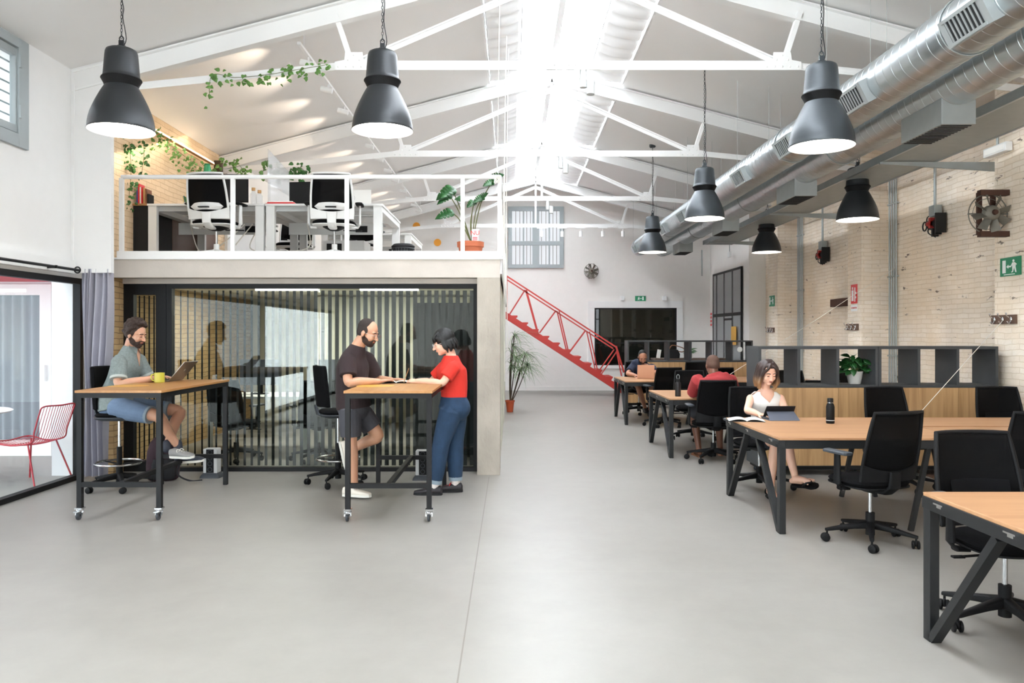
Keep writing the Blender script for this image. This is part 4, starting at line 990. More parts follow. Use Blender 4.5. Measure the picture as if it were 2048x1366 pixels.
def make_chair(name, label, white=False):
    t = thing(name, (0, 0, 0), 0, label, 'chair', 'black office chairs on star bases')
    fr = 'white_plastic' if white else 'black_plastic'
    star_base(t, fr, cast='black_plastic')
    MB().cyl((0, 0, .2), (0, 0, .40), .014, 14).build('gas_column', 'chrome', t)
    m = MB(); m.loft([sring((0, -.02, .375), (.05, 0, 0), (0, .06, 0), 3), sring((0, -.01, .40), (.10, 0, 0), (0, .11, 0), 3), sring((0, 0, .425), (.15, 0, 0), (0, .16, 0), 3)])
    m.cyl((.1, .02, .385), (.27, .05, .385), .007, 8); m.box(.25, .31, .03, .06, .378, .388); m.build('seat_mechanism', 'black_plastic', t)
    seat_pad(t, .485, 'black_fabric', .245, .235, .06)
    MB().loft([sring((0, .02, zz), (.25 * s, 0, 0), (0, .24 * s, 0), 3.4, 36) for zz, s in ((.415, .8), (.43, .98), (.438, .98))]).build('seat_shell', fr, t)
    H0, H1 = .50, .985
    def wv(v): return .235 - .03 * v + .012 * math.sin(PI * v)
    def bp(u, v, k=1.0):
        a = 2 * u - 1; x = a * wv(v) * k
        y = -.215 - .03 * v - .075 * v * v - .05 * math.sin(PI * min(1, v * 1.25)) * 0.0 + .045 * a * a + .03 * math.sin(PI * v) * -1 * .6
        return V((x, y, H0 + (H1 - H0) * v))
    m = MB(); loop = [bp(0, v / 8) for v in range(9)] + [bp(u / 6, 1) for u in range(1, 6)] + [bp(1, 1 - v / 8) for v in range(9)] + [bp(1 - u / 6, 0) for u in range(1, 6)]
    m.tube(loop, .013, 10, True)
    m.slab(lambda u, v: bp(u, -.03 + v * (.16 + .10 * (2 * u - 1) ** 2), 1.0 + .03 * (1 - v)) + V((0, -.014, 0)), 14, 4, (0, .022, 0))
    m.build('backrest_frame', fr, t)
    MB().slab(lambda u, v: bp(u, .12 + v * .88, .97), 14, 12, (0, .007, 0)).build('backrest_mesh', 'mesh_black', t, ang=80)
    if white:
        def lb(u, v): q = bp(u, .17 + v * .16, .62 + .2 * (1 - abs(2 * v - 1))); return q + V((0, -.022 - .02 * (1 - (2 * u - 1) ** 2), 0))
        MB().slab(lb, 10, 4, (0, -.01, 0)).build('lumbar_support', fr, t)
        MB().box(-.06, .06, -.32, -.285, .60, .612).build('lumbar_slot', 'black_plastic', t, smooth=False)
    else:
        MB().slab(lambda u, v: bp(u, .18 + v * .3, .7) + V((0, .012, 0)), 8, 4, (0, .008, 0)).build('lumbar_support', 'black_fabric', t)
    m = MB(); m.loft([sring((0, -.08, .395), (.045, 0, 0), (0, .0, .018), 3), sring((0, -.17, .40), (.05, 0, 0), (0, .006, .018), 3), sring((0, -.235, .45), (.05, 0, 0), (0, .014, .012), 3), sring((0, -.245, .56), (.045 if not white else .06, 0, 0), (0, .014, .0), 3)])
    m.build('backrest_stem', fr, t)
    for s in (-1, 1):
        m = MB(); m.loft([sring((s * .20, .0, .41), (0, .03, 0), (0, 0, .012), 3, 12), sring((s * .27, .0, .415), (0, .035, 0), (0, 0, .014), 3, 12), sring((s * .292, .0, .45), (.013, 0, 0), (0, .036, 0), 3, 12), sring((s * .292, .0, .62), (.012, 0, 0), (0, .03, 0), 3, 12), sring((s * .292, .0, .665), (.012, 0, 0), (0, .028, 0), 3, 12)])
        a = m.build('armrest_post', fr, t)
        m = MB(); m.loft([sring((s * .29, yy, .68), (w, 0, 0), (0, 0, h), 3, 16) for yy, w, h in ((-.12, .025, .009), (-.11, .042, .014), (.0, .046, .014), (.11, .040, .014), (.13, .025, .008))])
        m.build('arm_pad', 'dark_grey_plastic' if not white else 'black_plastic', t)
    return t
ch = make_chair('office_chair', 'big black mesh office chair pushed from the near side of the woman\'s desk')
ch.location = (2.66, 5.74, 0); ch.rotation_euler = (0, 0, math.radians(17))
wch = make_chair('office_chair', 'white framed office chair on the mezzanine, left of the two at the railing', True)
wch['group'] = 'white framed chairs on the mezzanine'; wch.location = (-3.42, 9.0, 2.362); wch.rotation_euler = (0, 0, math.radians(-6))
# ------------------------------------------------ high stools
def make_stool(label):
    t = thing('high_stool', (0, 0, 0), 0, label, 'stool', 'high black work stools')
    star_base(t, 'black_plastic', .30, a0=.6)
    MB().cyl((0, 0, .18), (0, 0, .42), .025, 16).build('column_sleeve', 'black_plastic', t)
    MB().cyl((0, 0, .42), (0, 0, .70), .014, 14).build('gas_column', 'chrome', t)
    MB().tube([(.22 * math.cos(q * PI / 20), .22 * math.sin(q * PI / 20), .26) for q in range(40)], .011, 8, True).build('foot_ring', 'chrome', t)
    for k in range(3): MB().beam((.03 * math.cos(k * 2.09), .03 * math.sin(k * 2.09), .245), (.215 * math.cos(k * 2.09), .215 * math.sin(k * 2.09), .255), .03, .008).build('ring_spoke', 'black_plastic', t, smooth=False)
    seat_pad(t, .765, 'black_fabric', .22, .21, .05)
    MB().loft([sring((0, .02, zz), (.23 * s, 0, 0), (0, .22 * s, 0), 3.4, 36) for zz, s in ((.69, .75), (.705, .95), (.722, 1.0), (.728, .98))]).build('seat_shell', 'dark_grey_plastic', t)
    m = MB(); m.cyl((-.05, 0, .69), (-.19, .02, .685), .006, 8); m.box(-.22, -.16, 0, .035, .678, .69); m.build('lever', 'black_plastic', t)
    def b(u, v): a = 2 * u - 1; return V((a * (.185 - .02 * v ** 3), -.215 - .04 * v + .05 * a * a, .80 + .42 * v))
    MB().slab(b, 12, 8, (0, .045, 0)).build('backrest', 'black_fabric', t, bevel=.012)
    m = MB(); m.loft([sring((0, -.14, .71), (.05, 0, 0), (0, 0, .01), 3), sring((0, -.21, .73), (.05, 0, 0), (0, .01, .01), 3), sring((0, -.235, .82), (.045, 0, 0), (0, .008, 0), 3)]); m.build('backrest_stem', 'dark_grey_plastic', t)
    return t
st = make_stool('black high stool under the man with the laptop')
st.location = (-3.90, 7.72, 0); st.rotation_euler = (0, 0, math.radians(-90))
index_kids()
clone(st, (-1.78, 7.98, 0), math.radians(-62), 'empty black high stool behind the man in the brown T-shirt')
for (x, y, r, lab) in (
    (2.60, 4.08, 182, 'black office chair behind the nearest desk, facing the camera'),
    (2.48, 7.74, 183, 'black office chair the woman in the white top sits on'),
    (3.88, 7.72, 188, 'black office chair with its back before the oak cabinets, left of two'),
    (5.02, 7.74, 180, 'black office chair before the oak cabinets, right of two'),
    (3.80, 5.72, -8, 'black office chair cut off by the right edge beside the big one'),
    (2.46, 9.42, -3, 'black office chair the man in the red shirt sits on'),
    (2.55, 12.93, 8, 'empty black office chair right of the peach laptop'),
    (2.66, 11.33, 178, 'black office chair facing us behind the grey flask'),
    (3.62, 14.85, 180, 'distant black office chair before shelves, left of the red-shirt man\'s head'),
    (3.42, 12.92, 0, 'distant black office chair right of the red-shirt man\'s head'),
    (2.46, 14.92, 180, 'black office chair the man in the navy T-shirt sits on'),
    (4.15, 11.33, 180, 'black chair seen through the shelf opening beside the woman\'s hair'),
    (3.66, 9.42, 4, 'black chair back seen low through the shelf opening left of the plant'),
    (4.95, 11.38, 176, 'small distant chair back seen through the second shelf opening')):
    clone(ch, (x, y, 0), math.radians(r), lab)
clone(wch, (-2.05, 9.0, 2.362), math.radians(5), 'white framed office chair on the mezzanine, right of the two at the railing')
clone(wch, (-2.2, 11.35, 2.362), math.radians(175), 'white framed chair on the mezzanine facing us behind the white laptop lid')
clone(wch, (-3.15, 11.25, 2.362), math.radians(185), 'white framed chair deeper on the mezzanine, half hidden by desk legs')
clone(ch, (-3.35, 9.45, 0), math.radians(-15), 'black office chair inside the glazed room, left', 'office chairs inside the glazed room')
clone(ch, (-2.35, 9.42, 0), math.radians(20), 'black office chair inside the glazed room, right', 'office chairs inside the glazed room')

# ================================================================ high tables
def high_table(x0, x1, ya, yb, label, group='high oak tables on castors'):
    t = thing('high_table', (x0, ya, 0), 0, label, 'table', group); W_, D = x1 - x0, yb - ya
    MB().box(-.01, W_ + .01, -.01, D + .01, 1.052, 1.073).build('tabletop', 'high_oak', t, smooth=False, bevel=.002)
    m = MB(); s = .04
    m.box(0, W_, 0, s, 1.01, 1.052); m.box(0, W_, D - s, D, 1.01, 1.052); m.box(0, s, s, D - s, 1.01, 1.052); m.box(W_ - s, W_, s, D - s, 1.01, 1.052); m.build('top_frame', 'frame_black', t, smooth=False)
    for x in (0, W_ - s):
        MB().box(x, x + s, 0, s, .10, 1.011).build('leg', 'frame_black', t, smooth=False); MB().box(x, x + s, D - s, D, 0, 1.011).build('leg', 'frame_black', t, smooth=False)
    for y in (0.0, D - s): MB().box(s, W_ - s, y + .002, y + s - .002, .27, .31).build('lower_rail', 'frame_black', t, smooth=False)
    MB().box(W_ / 2 - s / 2, W_ / 2 + s / 2, s, D - s, .27, .31).build('centre_rail', 'frame_black', t, smooth=False)
    for x in (s / 2, W_ - s / 2):
        m = MB(); m.box(x - .03, x + .03, -.012, .05, .088, .10); m.lathe([(.024, .088), (.022, .07), (.012, .062)], (x, .02, 0), 16)
        for k in (-1, 1): m.beam((x + k * .014, .02, .08), (x + k * .014, .0, .038), .004, .032, V((1, 0, 0)))
        m.box(x - .02, x + .02, -.05, -.012, .07, .078)
        c_ = m.build('caster', 'chrome', t)
        w = MB(); w.lathe([(.012, -.011), (.030, -.011), (.038, -.007), (.038, .007), (.030, .011), (.012, .011)], (x, .0, .038), 24, V((1, 0, 0))); w.build('wheel', 'dark_grey_plastic', c_)
    return t
high_table(-3.60, -2.90, 6.42, 7.95, 'long high oak table on castors, man with laptop seated at it')
high_table(-1.365, -.655, 6.37, 7.87, 'high oak table on castors between the two standing people')
for (x, y, lab) in ((-3.44, 6.97, 'faded yellow round decal on the left high table'), (-1.22, 6.97, 'faded yellow round decal on the right high table')):
    o = MB().lathe([(0, 1.0735), (.17, 1.0735), (.17, 1.0738), (0, 1.0738)], (x, y, 0), 40).build('round_decal', 'yellow_decal', smooth=False); tag(o, lab, 'decal')
# laptop on the left table
def laptop(loc, rz, lab, lid, back, wd=.34, name='laptop', logo=None):
    t = thing(name, loc, rz, lab, 'laptop')
    MB().box(-wd / 2, wd / 2, -.0, .235, 0, .014).build('keyboard_base', back, t, smooth=False, bevel=.003)
    MB().box(-wd / 2 + .03, wd / 2 - .03, .03, .15, .0141, .0155).build('keys', 'key_black', t, smooth=False)
    a = math.radians(lid); L = .24; d = V((0, -math.cos(a), math.sin(a))) ; n = V((0, math.sin(a), math.cos(a)))
    p = V((0, -.002, .012))
    m = MB(); m.prism([p + V((-wd / 2, 0, 0)), p + V((wd / 2, 0, 0)), p + V((wd / 2, 0, 0)) + d * L, p + V((-wd / 2, 0, 0)) + d * L], -n * .007); m.build('lid', back, t, smooth=False)
    m = MB(); p2 = p + n * .001; m.prism([p2 + V((-wd / 2 + .01, 0, 0)) + d * .012, p2 + V((wd / 2 - .01, 0, 0)) + d * .012, p2 + V((wd / 2 - .01, 0, 0)) + d * (L - .01), p2 + V((-wd / 2 + .01, 0, 0)) + d * (L - .01)], n * .001); m.build('screen', 'screen', t, smooth=False)
    if logo: 
        c_ = p - n * .0075 + d * L * .55; m = MB(); m.lathe([(.014, 0), (.014, .001), (0, .001)], c_, 20, -n); m.build('logo', 'pale_grey', t)
    return t
laptop((-3.335, 7.70, 1.074), math.radians(90), 'slim metal laptop open on the left high table', 50, 'laptop_metal', .33, logo=True)
# mug
t = thing('mug', (-3.375, 7.44, 1.0735), 0, 'yellow mug in front of the laptop', 'mug')
MB().lathe([(0, 0), (.042, 0), (.047, .006), (.047, .095), (.043, .095), (.043, .01), (0, .01)], n=32).build('cup', 'yellow_glaze', t)
MB().tube(cr([(-.045, 0, .078), (-.072, 0, .075), (-.08, 0, .05), (-.066, 0, .022), (-.045, 0, .018)], 5), .006, 8).build('handle', 'yellow_glaze', t)
MB().lathe([(0, .08), (.0425, .08)], n=24).build('coffee', 'soil', t)
# open notebook and pencil on the right table
def open_book(loc, rz, lab, w=.13, h=.19):
    t = thing('open_book', loc, rz, lab, 'book')
    for s in (-1, 1): MB().slab(lambda u, v: (s * w * u, -h / 2 + h * v, .004 + .022 * math.sin(PI * min(1, u * 1.05)) ** .7 * (1 - .5 * u)), 10, 2, (0, 0, .002)).build('pages', 'paper', t)
    MB().box(-w, w, -h / 2 - .002, h / 2 + .002, 0, .0035).build('cover', 'ink', t, smooth=False)
    m = MB()
    for k in range(7): m.box(.02, w * .75, -h / 2 + .02 + k * .022, -h / 2 + .022 + k * .022, .0245, .025)
    return t
open_book((-1.10, 7.42, 1.0735), .15, 'small open notebook under the standing people\'s hands')
open_book((2.17, 7.16, .7405), -.2, 'open white book beside the woman\'s hands on the desk', .16, .22)
# power towers
def tower(loc, lab):
    t = thing('power_tower', loc, 0, lab, 'power socket tower', 'floor power socket towers')
    MB().loft([sring((0, 0, 0), (.11, 0, 0), (0, .09, 0), 8, 24), sring((0, 0, .02), (.105, 0, 0), (0, .085, 0), 8, 24), sring((0, 0, .05), (.08, 0, 0), (0, .065, 0), 8, 24)]).build('foot', 'dark_grey_plastic', t)
    MB().box(-.075, .075, -.06, .06, .05, .31).build('body', 'pale_grey', t, smooth=False, bevel=.006)
    m = MB(); m.box(-.04, .04, -.0635, -.0595, .055, .305); p = m.build('socket_panel', 'black_plastic', t, smooth=False)
    for k in range(4): MB().lathe([(.02, 0), (.024, .002), (.024, .004), (.02, .004)], (0, -.0635, .09 + k * .062), 18, V((0, -1, 0))).build('socket', 'dark_grey_plastic', t)
tower((-3.22, 8.35, 0), 'grey socket tower on the floor right of the laptop man\'s shoes')
tower((-.93, 8.22, 0), 'grey socket tower on the floor behind the woman\'s jeans')
# backpack
t = thing('backpack', (-3.68, 8.2, 0), math.radians(10), 'dark maroon backpack on the floor behind the left table leg', 'backpack')
MB().loft([sring((0, 0, z), (w, 0, 0), (0, d, 0), 2.8, 24) for z, w, d in ((0, .13, .08), (.02, .155, .10), (.15, .165, .11), (.3, .155, .10), (.4, .125, .085), (.45, .08, .05), (.465, .03, .02))]).build('body', 'bag_maroon', t)
MB().loft([sring((.03, -.1, z), (w, 0, 0), (0, d, 0), 2.8, 20) for z, w, d in ((.02, .10, .03), (.05, .125, .045), (.18, .12, .045), (.23, .1, .02))]).build('front_pocket', 'bag_black', t)
MB().tube(cr([(.0, -.02, .45), (.0, -.05, .5), (0, .03, .5), (0, .02, .45)], 4), .008, 6).build('top_handle', 'bag_black', t)
MB().tube(cr([(.12, -.05, .4), (.2, -.1, .25), (.17, -.12, .08), (.3, -.15, .006), (.42, -.13, .004)], 5), .009, 6).build('strap', 'bag_black', t)

# ================================================================ shelves with oak cabinets
def shelf(x0, y0, lab):
    t = thing('shelf_cabinet', (x0, y0, 0), 0, lab, 'shelf cabinet', 'black shelves over oak cabinets'); W_, D = 1.3, .43
    MB().box(0, W_, 0.012, D, .10, .955).build('cabinet_body', 'shelf_black', t, smooth=False)
    MB().box(.03, W_ - .03, .03, D - .03, .06, .10).build('plinth', 'seam_black', t, smooth=False)
    for k in range(3): MB().box(k * W_ / 3 + .0015, (k + 1) * W_ / 3 - .0015, 0, .018, .11, .955).build('door', 'door_oak', t, smooth=False)
    m = MB(); m.box(0, W_, 0, D, .957, .985); m.box(0, W_, 0, D, 1.375, 1.405)
    m.build('shelf_board', 'shelf_black', t, smooth=False, bevel=.001)
    for k in range(4):
        x = k * (W_ - .03) / 3; MB().box(x, x + .03, 0, D, .985, 1.375).build('divider', 'shelf_black', t, smooth=False)
    for x in (.1, W_ - .1):
        for y in (.08, D - .08): q = MB(); caster(q, (x, y, 0), .4, .026); q.build('caster', 'dark_grey_plastic', t)
    return t
shelf(2.69, 8.42, 'black open shelf over oak cabinets behind the woman in white')
shelf(3.995, 8.42, 'black open shelf over oak cabinets, right half touching the brick pier')
shelf(2.42, 16.1, 'distant black shelf over oak cabinets behind the navy T-shirt man')
shelf(3.725, 16.1, 'distant black shelf over oak cabinets, right of the red-shirt man')
o = MB().lathe([(0, 0), (.055, 0), (.055, -.003), (0, -.003)], (4.78, 16.09, 1.22), 24, V((0, 1, 0))).build('round_sticker', 'sign_white'); tag(o, 'round white sticker on the distant black shelf', 'sticker')
o.location.x = -.03
t = thing('console_table', (3.35, 18.0, 0), 0, 'long dark wooden table seen beyond the distant shelves', 'table')
MB().box(0, 1.75, 0, .6, .93, .97).build('tabletop', 'dark_wood', t, smooth=False); MB().box(.04, 1.7, .04, .56, .80, .93).build('apron', 'dark_wood', t, smooth=False)
for x in (.05, 1.65):
    for y in (.05, .5): MB().box(x, x + .05, y, y + .05, 0, .80).build('leg', 'dark_wood', t, smooth=False)
o = MB().cbox((3.47, 18.2, 1.075), (.09, .02, .2), Matrix.Rotation(.15, 3, 'Y')).build('white_tablet', 'paper', smooth=False); tag(o, 'white tablet standing on the distant dark table', 'tablet')
t = thing('handbag', (3.8, 18.2, .97), 0, 'dark handbag with tan looped handle on the distant table', 'bag')
MB().loft([sring((0, 0, z), (w, 0, 0), (0, .07, 0), 3, 16) for z, w in ((0, .16), (.1, .17), (.2, .12))]).build('body', 'bag_black', t)
MB().tube(cr([(-.1, 0, .18), (-.02, 0, .30), (.16, 0, .27), (.3, 0, .2), (.22, -.02, .15), (.1, 0, .17)], 5), .012, 6).build('handle', 'book_brown', t)

# bottles
t = thing('drink_bottle', (2.855, 6.93, .7405), 0, 'matt black water bottle standing on the woman\'s desk', 'bottle')
MB().lathe([(0, 0), (.033, 0), (.036, .006), (.036, .15), (.030, .172), (.023, .182), (.023, .19), (0, .19)], n=32).build('body', 'black_plastic', t)
MB().lathe([(.024, .188), (.026, .19), (.026, .222), (.022, .226), (0, .226)], n=24).build('cap', 'frame_black', t); MB().lathe([(.0245, .183), (.0265, .184), (.0265, .188), (.0245, .189)], n=24).build('collar_ring', 'chrome', t)
MB().lathe([(.0362, .026), (.0364, .027), (.0364, .031), (.0362, .032)], n=32).build('label_band', 'pale_grey', t)
t = thing('flask', (2.14, 9.93, .7405), 0, 'dark grey flask with carrying loop on the red-shirt man\'s desk', 'flask')
MB().lathe([(0, 0), (.034, 0), (.036, .006), (.036, .165), (.026, .185), (.018, .19), (0, .192)], n=28).build('body', 'motor_black', t)
MB().lathe([(.02, .19), (.024, .195), (.024, .225), (0, .228)], n=20).build('cap', 'frame_black', t)
MB().tube([(.018 * math.cos(q * PI / 8), 0, .25 + .03 * math.sin(q * PI / 8)) for q in range(16)], .004, 6, True).build('loop', 'galv_dull', t)
# tablet in folio, on the woman's desk
t = thing('tablet', (2.52, 7.2, .7405), math.radians(2), 'dark tablet on a grey folio stand beside the black bottle', 'tablet')
MB().prism([(-.135, .03, .128), (.135, .03, .128), (.14, .12, .02), (-.14, .12, .02)], (0, -.008, -.003)).build('screen_panel', 'motor_black', t, smooth=False)
t2 = MB(); t2.prism([(-.13, .05, .075), (.13, .05, .075), (.14, -.06, .006), (-.14, -.06, .006)], (0, -.004, -.003)); t2.build('kickstand', 'tablet_grey', t, smooth=False)
MB().box(-.14, .14, -.06, .30, 0, .006).build('keyboard_cover', 'tablet_grey', t, smooth=False)
laptop((2.40, 13.82, .7405), PI, 'peach coloured laptop lid facing us on the farthest desk', 80, 'laptop_peach', .30).rotation_euler = (0, 0, math.radians(0))

# power cords strung from the wall
o = MB().tube([(5.31, 8.36, 1.69), (4.7, 7.9, 1.33), (3.62, 7.0, .745)], .003, 6).build('suspended_cable', 'cord_white'); tag(o, 'pale cord stretched from the nearest hook rack down to the desk', 'cord')
o = MB().tube([(5.70, 11.5, 2.52), (4.2, 10.9, 1.68), (2.5, 10.3, .745)], .003, 6).build('suspended_cable', 'cord_white'); tag(o, 'pale cord stretched from the wall conduits down to the red-shirt man\'s desk', 'cord')

# ================================================================ plants
def leaf(mb, b, d, n, L, W_, kind='oval', curl=.15):
    """b base, d direction, n up normal, solid thin leaf"""
    b = V(b); d = V(d).normalized(); s = d.cross(V(n))
    if s.length < 1e-3: s = d.cross(V((1, 0, 0)))
    s.normalize(); n = s.cross(d).normalized()
    if kind == 'ivy': prof = [(0, .25), (.12, .85), (.35, 1.0), (.6, .75), (.85, .3), (1, 0)]
    elif kind == 'blade': prof = [(0, .6), (.2, 1), (.6, .8), (.85, .4), (1, .03)]
    elif kind == 'monstera': prof = [(-.12, .35), (0, .85), (.12, 1.0), (.2, .98), (.22, .4), (.26, .95), (.38, .92), (.41, .35), (.45, .85), (.56, .76), (.59, .3), (.63, .65), (.76, .48), (.9, .2), (1, .0)]
    else: prof = [(0, .1), (.15, .7), (.4, 1), (.7, .75), (.9, .3), (1, 0)]
    cpts = []; o = len(mb.v); h = .0012
    for t_, w in prof:
        c_ = b + d * L * t_ - n * curl * L * t_ * t_
        for sg in (-1, 0, 1): mb.v.append(tuple(c_ + s * sg * W_ / 2 * w + n * (abs(sg) * w * W_ * .12)))
    k = len(prof)
    for i in range(k - 1):
        for j in (0, 1): a = o + i * 3 + j; mb.f.append((a, a + 1, a + 4, a + 3))
    return mb
def solidify(o, th=.0015):
    s = o.modifiers.new('s', 'SOLIDIFY'); s.thickness = th; return o
def vine(name, pts, nleaf, spread, lab, leafm='leaf_ivy', L=.05, hang=.12, seed=1):
    rnd = random.Random(seed); t = thing(name, label=lab, cat='plant')
    P = cr(pts, 6); m = MB(); m.tube(P, .003, 5); lm = MB()
    for k in range(nleaf):
        p = V(rnd.choice(P)); p = p + V((rnd.uniform(-spread, spread), rnd.uniform(-.03, .03), rnd.uniform(-spread - hang * rnd.random(), spread)))
        d = V((rnd.uniform(-1, 1), rnd.uniform(-.6, .2), rnd.uniform(-1, .25))); l = L * rnd.uniform(.7, 1.25)
        leaf(lm, p, d, (rnd.uniform(-.4, .4), -1, .5), l, l * .95, 'ivy')
    m.build('stem', 'stem', t); solidify(lm.build('leaves', leafm, t)); return t
a_ = lambda px, py, Y: at(px, py, Y)
vine('hanging_ivy', [a_(418, 195, 8.05), a_(425, 150, 8.05), a_(470, 155, 8.06), a_(530, 150, 8.06), a_(590, 140, 8.06), a_(650, 130, 8.06)], 95, .05, 'ivy garland trailing along the nearest roof truss', 'leaf_ivy', .047, .1, 2)
vine('wall_ivy', [a_(258, 395, 9.2), a_(262, 340, 9.15), a_(258, 285, 9.1)], 85, .07, 'ivy hanging down the mezzanine brick wall at its left end', 'leaf_green', .042, .1, 3)
vine('wall_ivy', [a_(283, 350, 9.3), a_(288, 310, 9.3), a_(286, 280, 9.3)], 30, .05, 'short ivy strand on the brick wall right of the long strand', 'leaf_green', .042, .1, 4)
vine('shelf_ivy', [V((-4.46, 9.7, 4.06)), V((-4.44, 10.3, 3.98)), V((-4.42, 10.9, 3.92)), V((-4.42, 11.5, 3.92))], 150, .08, 'yellow-green ivy trailing under the warm light strip', 'leaf_ivy', .042, .18, 5)
vine('shelf_ivy', [a_(432, 330, 11.2), a_(470, 325, 11.3), a_(490, 345, 11.3)], 50, .07, 'ivy tuft beside the dark timber stump', 'leaf_ivy', .055, .08, 6)
vine('screen_ivy', [a_(585, 350, 10.3), a_(598, 335, 10.3), a_(612, 345, 10.3)], 40, .08, 'ivy sprig behind the glass screen on the mezzanine', 'leaf_green', .055, .1, 7)
vine('screen_ivy', [a_(524, 350, 9.9), a_(530, 330, 9.9), a_(536, 320, 9.9)], 18, .04, 'small ivy sprig left of the glass screen', 'leaf_ivy', .05, .08, 8)
# monstera in terracotta pot
P0 = a_(941, 503, 8.85); P0.z = 2.362
t = thing('monstera', P0, 0, 'monstera plant in a terracotta pot behind the mezzanine railing', 'plant')
MB().lathe([(0, 0), (.105, 0), (.112, .02), (.138, .165), (.152, .17), (.155, .225), (.143, .228), (.14, .2), (0, .2)], n=36).build('pot', 'terracotta', t)
MB().lathe([(0, .205), (.138, .2)], n=24).build('soil', 'soil', t)
leaves = [((905, 440), (866, 437), .20, .13), ((898, 395), (868, 388), .20, .15), ((908, 375), (882, 372), .21, .17), ((960, 400), (915, 402), .12, .09), ((950, 402), (972, 388), .15, .12), ((985, 358), (1008, 348), .17, .13), ((985, 365), (965, 368), .1, .1), ((948, 420), (938, 405), .1, .08), ((900, 440), (868, 435), .2, .12)]
tips = [((944, 478), (905, 380)), ((944, 478), (900, 392)), ((944, 478), (903, 425)), ((944, 478), (985, 362)), ((944, 478), (948, 404)), ((944, 478), (965, 395)), ((944, 478), (945, 420))]
for (b_, e_) in tips:
    p, q = a_(*b_, 8.85) - P0, a_(*e_, 8.78) - P0; mid = (p + q) / 2 + V((-.02, 0, .06 if abs(q.x) > .08 else 0)); p.z = .2
    MB().tube(cr([p, mid, q], 6), .006, 6).build('stalk', 'stem', t)
for (b_, e_, L_, W2) in ((905, 380), (868, 400), .24, .17), ((900, 392), (872, 408), .2, .10), ((903, 425), (867, 437), .22, .14), ((985, 362), (1006, 348), .17, .16), ((985, 365), (962, 372), .14, .10), ((948, 404), (932, 415), .13, .10), ((965, 395), (945, 405), .15, .10), ((962, 398), (975, 385), .13, .11), ((905, 378), (884, 392), .21, .16), ((915, 396), (930, 404), .12, .1):
    p, q = a_(*b_, 8.78) - P0, a_(*e_, 8.70) - P0; m = MB(); leaf(m, p, q - p, (0.1, -1, .6), L_ * .95, W2, 'monstera', .12); solidify(m.build('leaf', 'leaf_dark', t))
t2 = MB(); t2.box(.02, .095, -.12, -.118, .22, .36); tg = t2.build('plant_card', 'sign_white', t, smooth=False)
text_mesh('lettering', 'NU', .07, (.057, -.122, .315), (PI / 2, 0, 0), 'sign_red', t)
m = MB(); [m.box(.03, .085, -.1225, -.121, z, z + .007) for z in (.236, .25, .264)]; m.build('small_print', 'sign_red', t, smooth=False)
# tall dracaena by the pillar
P0 = V((-.02, 15.3, 0))
t = thing('dracaena', P0, 0, 'tall shaggy dracaena in an orange pot beside the concrete pillar', 'plant')
MB().lathe([(0, 0), (.06, 0), (.085, .2), (.095, .205), (.095, .235), (.085, .235), (.08, .21), (0, .21)], n=28).build('pot', 'terra_plastic', t)
rnd = random.Random(5); heads = [(.04, 0, 1.30), (.12, .05, 1.05), (.02, .0, 1.15), (.2, 0, .85), (.3, .05, 1.15), (.08, -.05, 1.5), (.34, 0, .92), (.02, 0, .9)]
lm = MB()
for h in heads:
    MB().tube(cr([(h[0] * .1, 0, .2), (h[0] * .6 - .02, h[1] * .5, h[2] * .55), h], 5), .010, 6).build('cane', 'trunk', t)
    for k in range(46):
        a = rnd.uniform(0, 2 * PI); e = rnd.uniform(-.1, .9); b_ = V(h); d = V((math.cos(a) * math.cos(e), math.sin(a) * math.cos(e), math.sin(e)))
        if b_.x + d.x * .45 < -.06: continue
        L_ = rnd.uniform(.28, .45); leaf(lm, b_ + d * .01, d, (0, 0, 1), L_, .014, 'blade', .85)
solidify(lm.build('leaves', 'leaf_pale', t), .001)
# pothos on the shelf
P0 = a_(1709, 775, 8.62); P0.z = .986
t = thing('pothos', P0, 0, 'leafy green pothos in a white pot on the black shelf', 'plant')
MB().lathe([(0, 0), (.06, 0), (.065, .01), (.09, .13), (.092, .14), (.085, .14), (.082, .125), (0, .125)], n=32).build('pot', 'pot_white', t)
rnd = random.Random(9); lm = MB(); sm = MB()
for k in range(95):
    a = rnd.uniform(0, 2 * PI); r = rnd.uniform(.02, .19); z = .15 + rnd.uniform(0, .17) * (1 - (r / .24) ** 2) + rnd.uniform(-.03, .02); z = max(z, .04 if r > .11 else .15)
    p = V((r * math.cos(a) - .02, r * math.sin(a) * .7, z)); d = V((math.cos(a), math.sin(a), rnd.uniform(-.7, .5)))
    leaf(lm, p, d, (rnd.uniform(-.3, .3), -.6, 1), rnd.uniform(.07, .11), rnd.uniform(.05, .075), 'oval', .3)
    if k % 3 == 0: sm.tube(cr([(0, 0, .12), p * .5 + V((0, 0, .1)), p], 4), .003, 5)
solidify(lm.build('leaves', 'leaf_dark', t)); sm.build('stems', 'stem', t)
P0 = V((4.22, 18.25, .97)); t = thing('small_plant', P0, 0, 'small leafy plant on the distant dark table', 'plant')
MB().lathe([(0, 0), (.05, 0), (.06, .12), (0, .12)], n=20).build('pot', 'pot_white', t); lm = MB()
for k in range(30): a = rnd.uniform(0, 6.28); leaf(lm, (0, 0, .12 + rnd.random() * .08), (math.cos(a), math.sin(a), rnd.uniform(.1, 1)), (0, -1, 1), .16, .035, 'oval', .4)
solidify(lm.build('leaves', 'leaf_green', t))

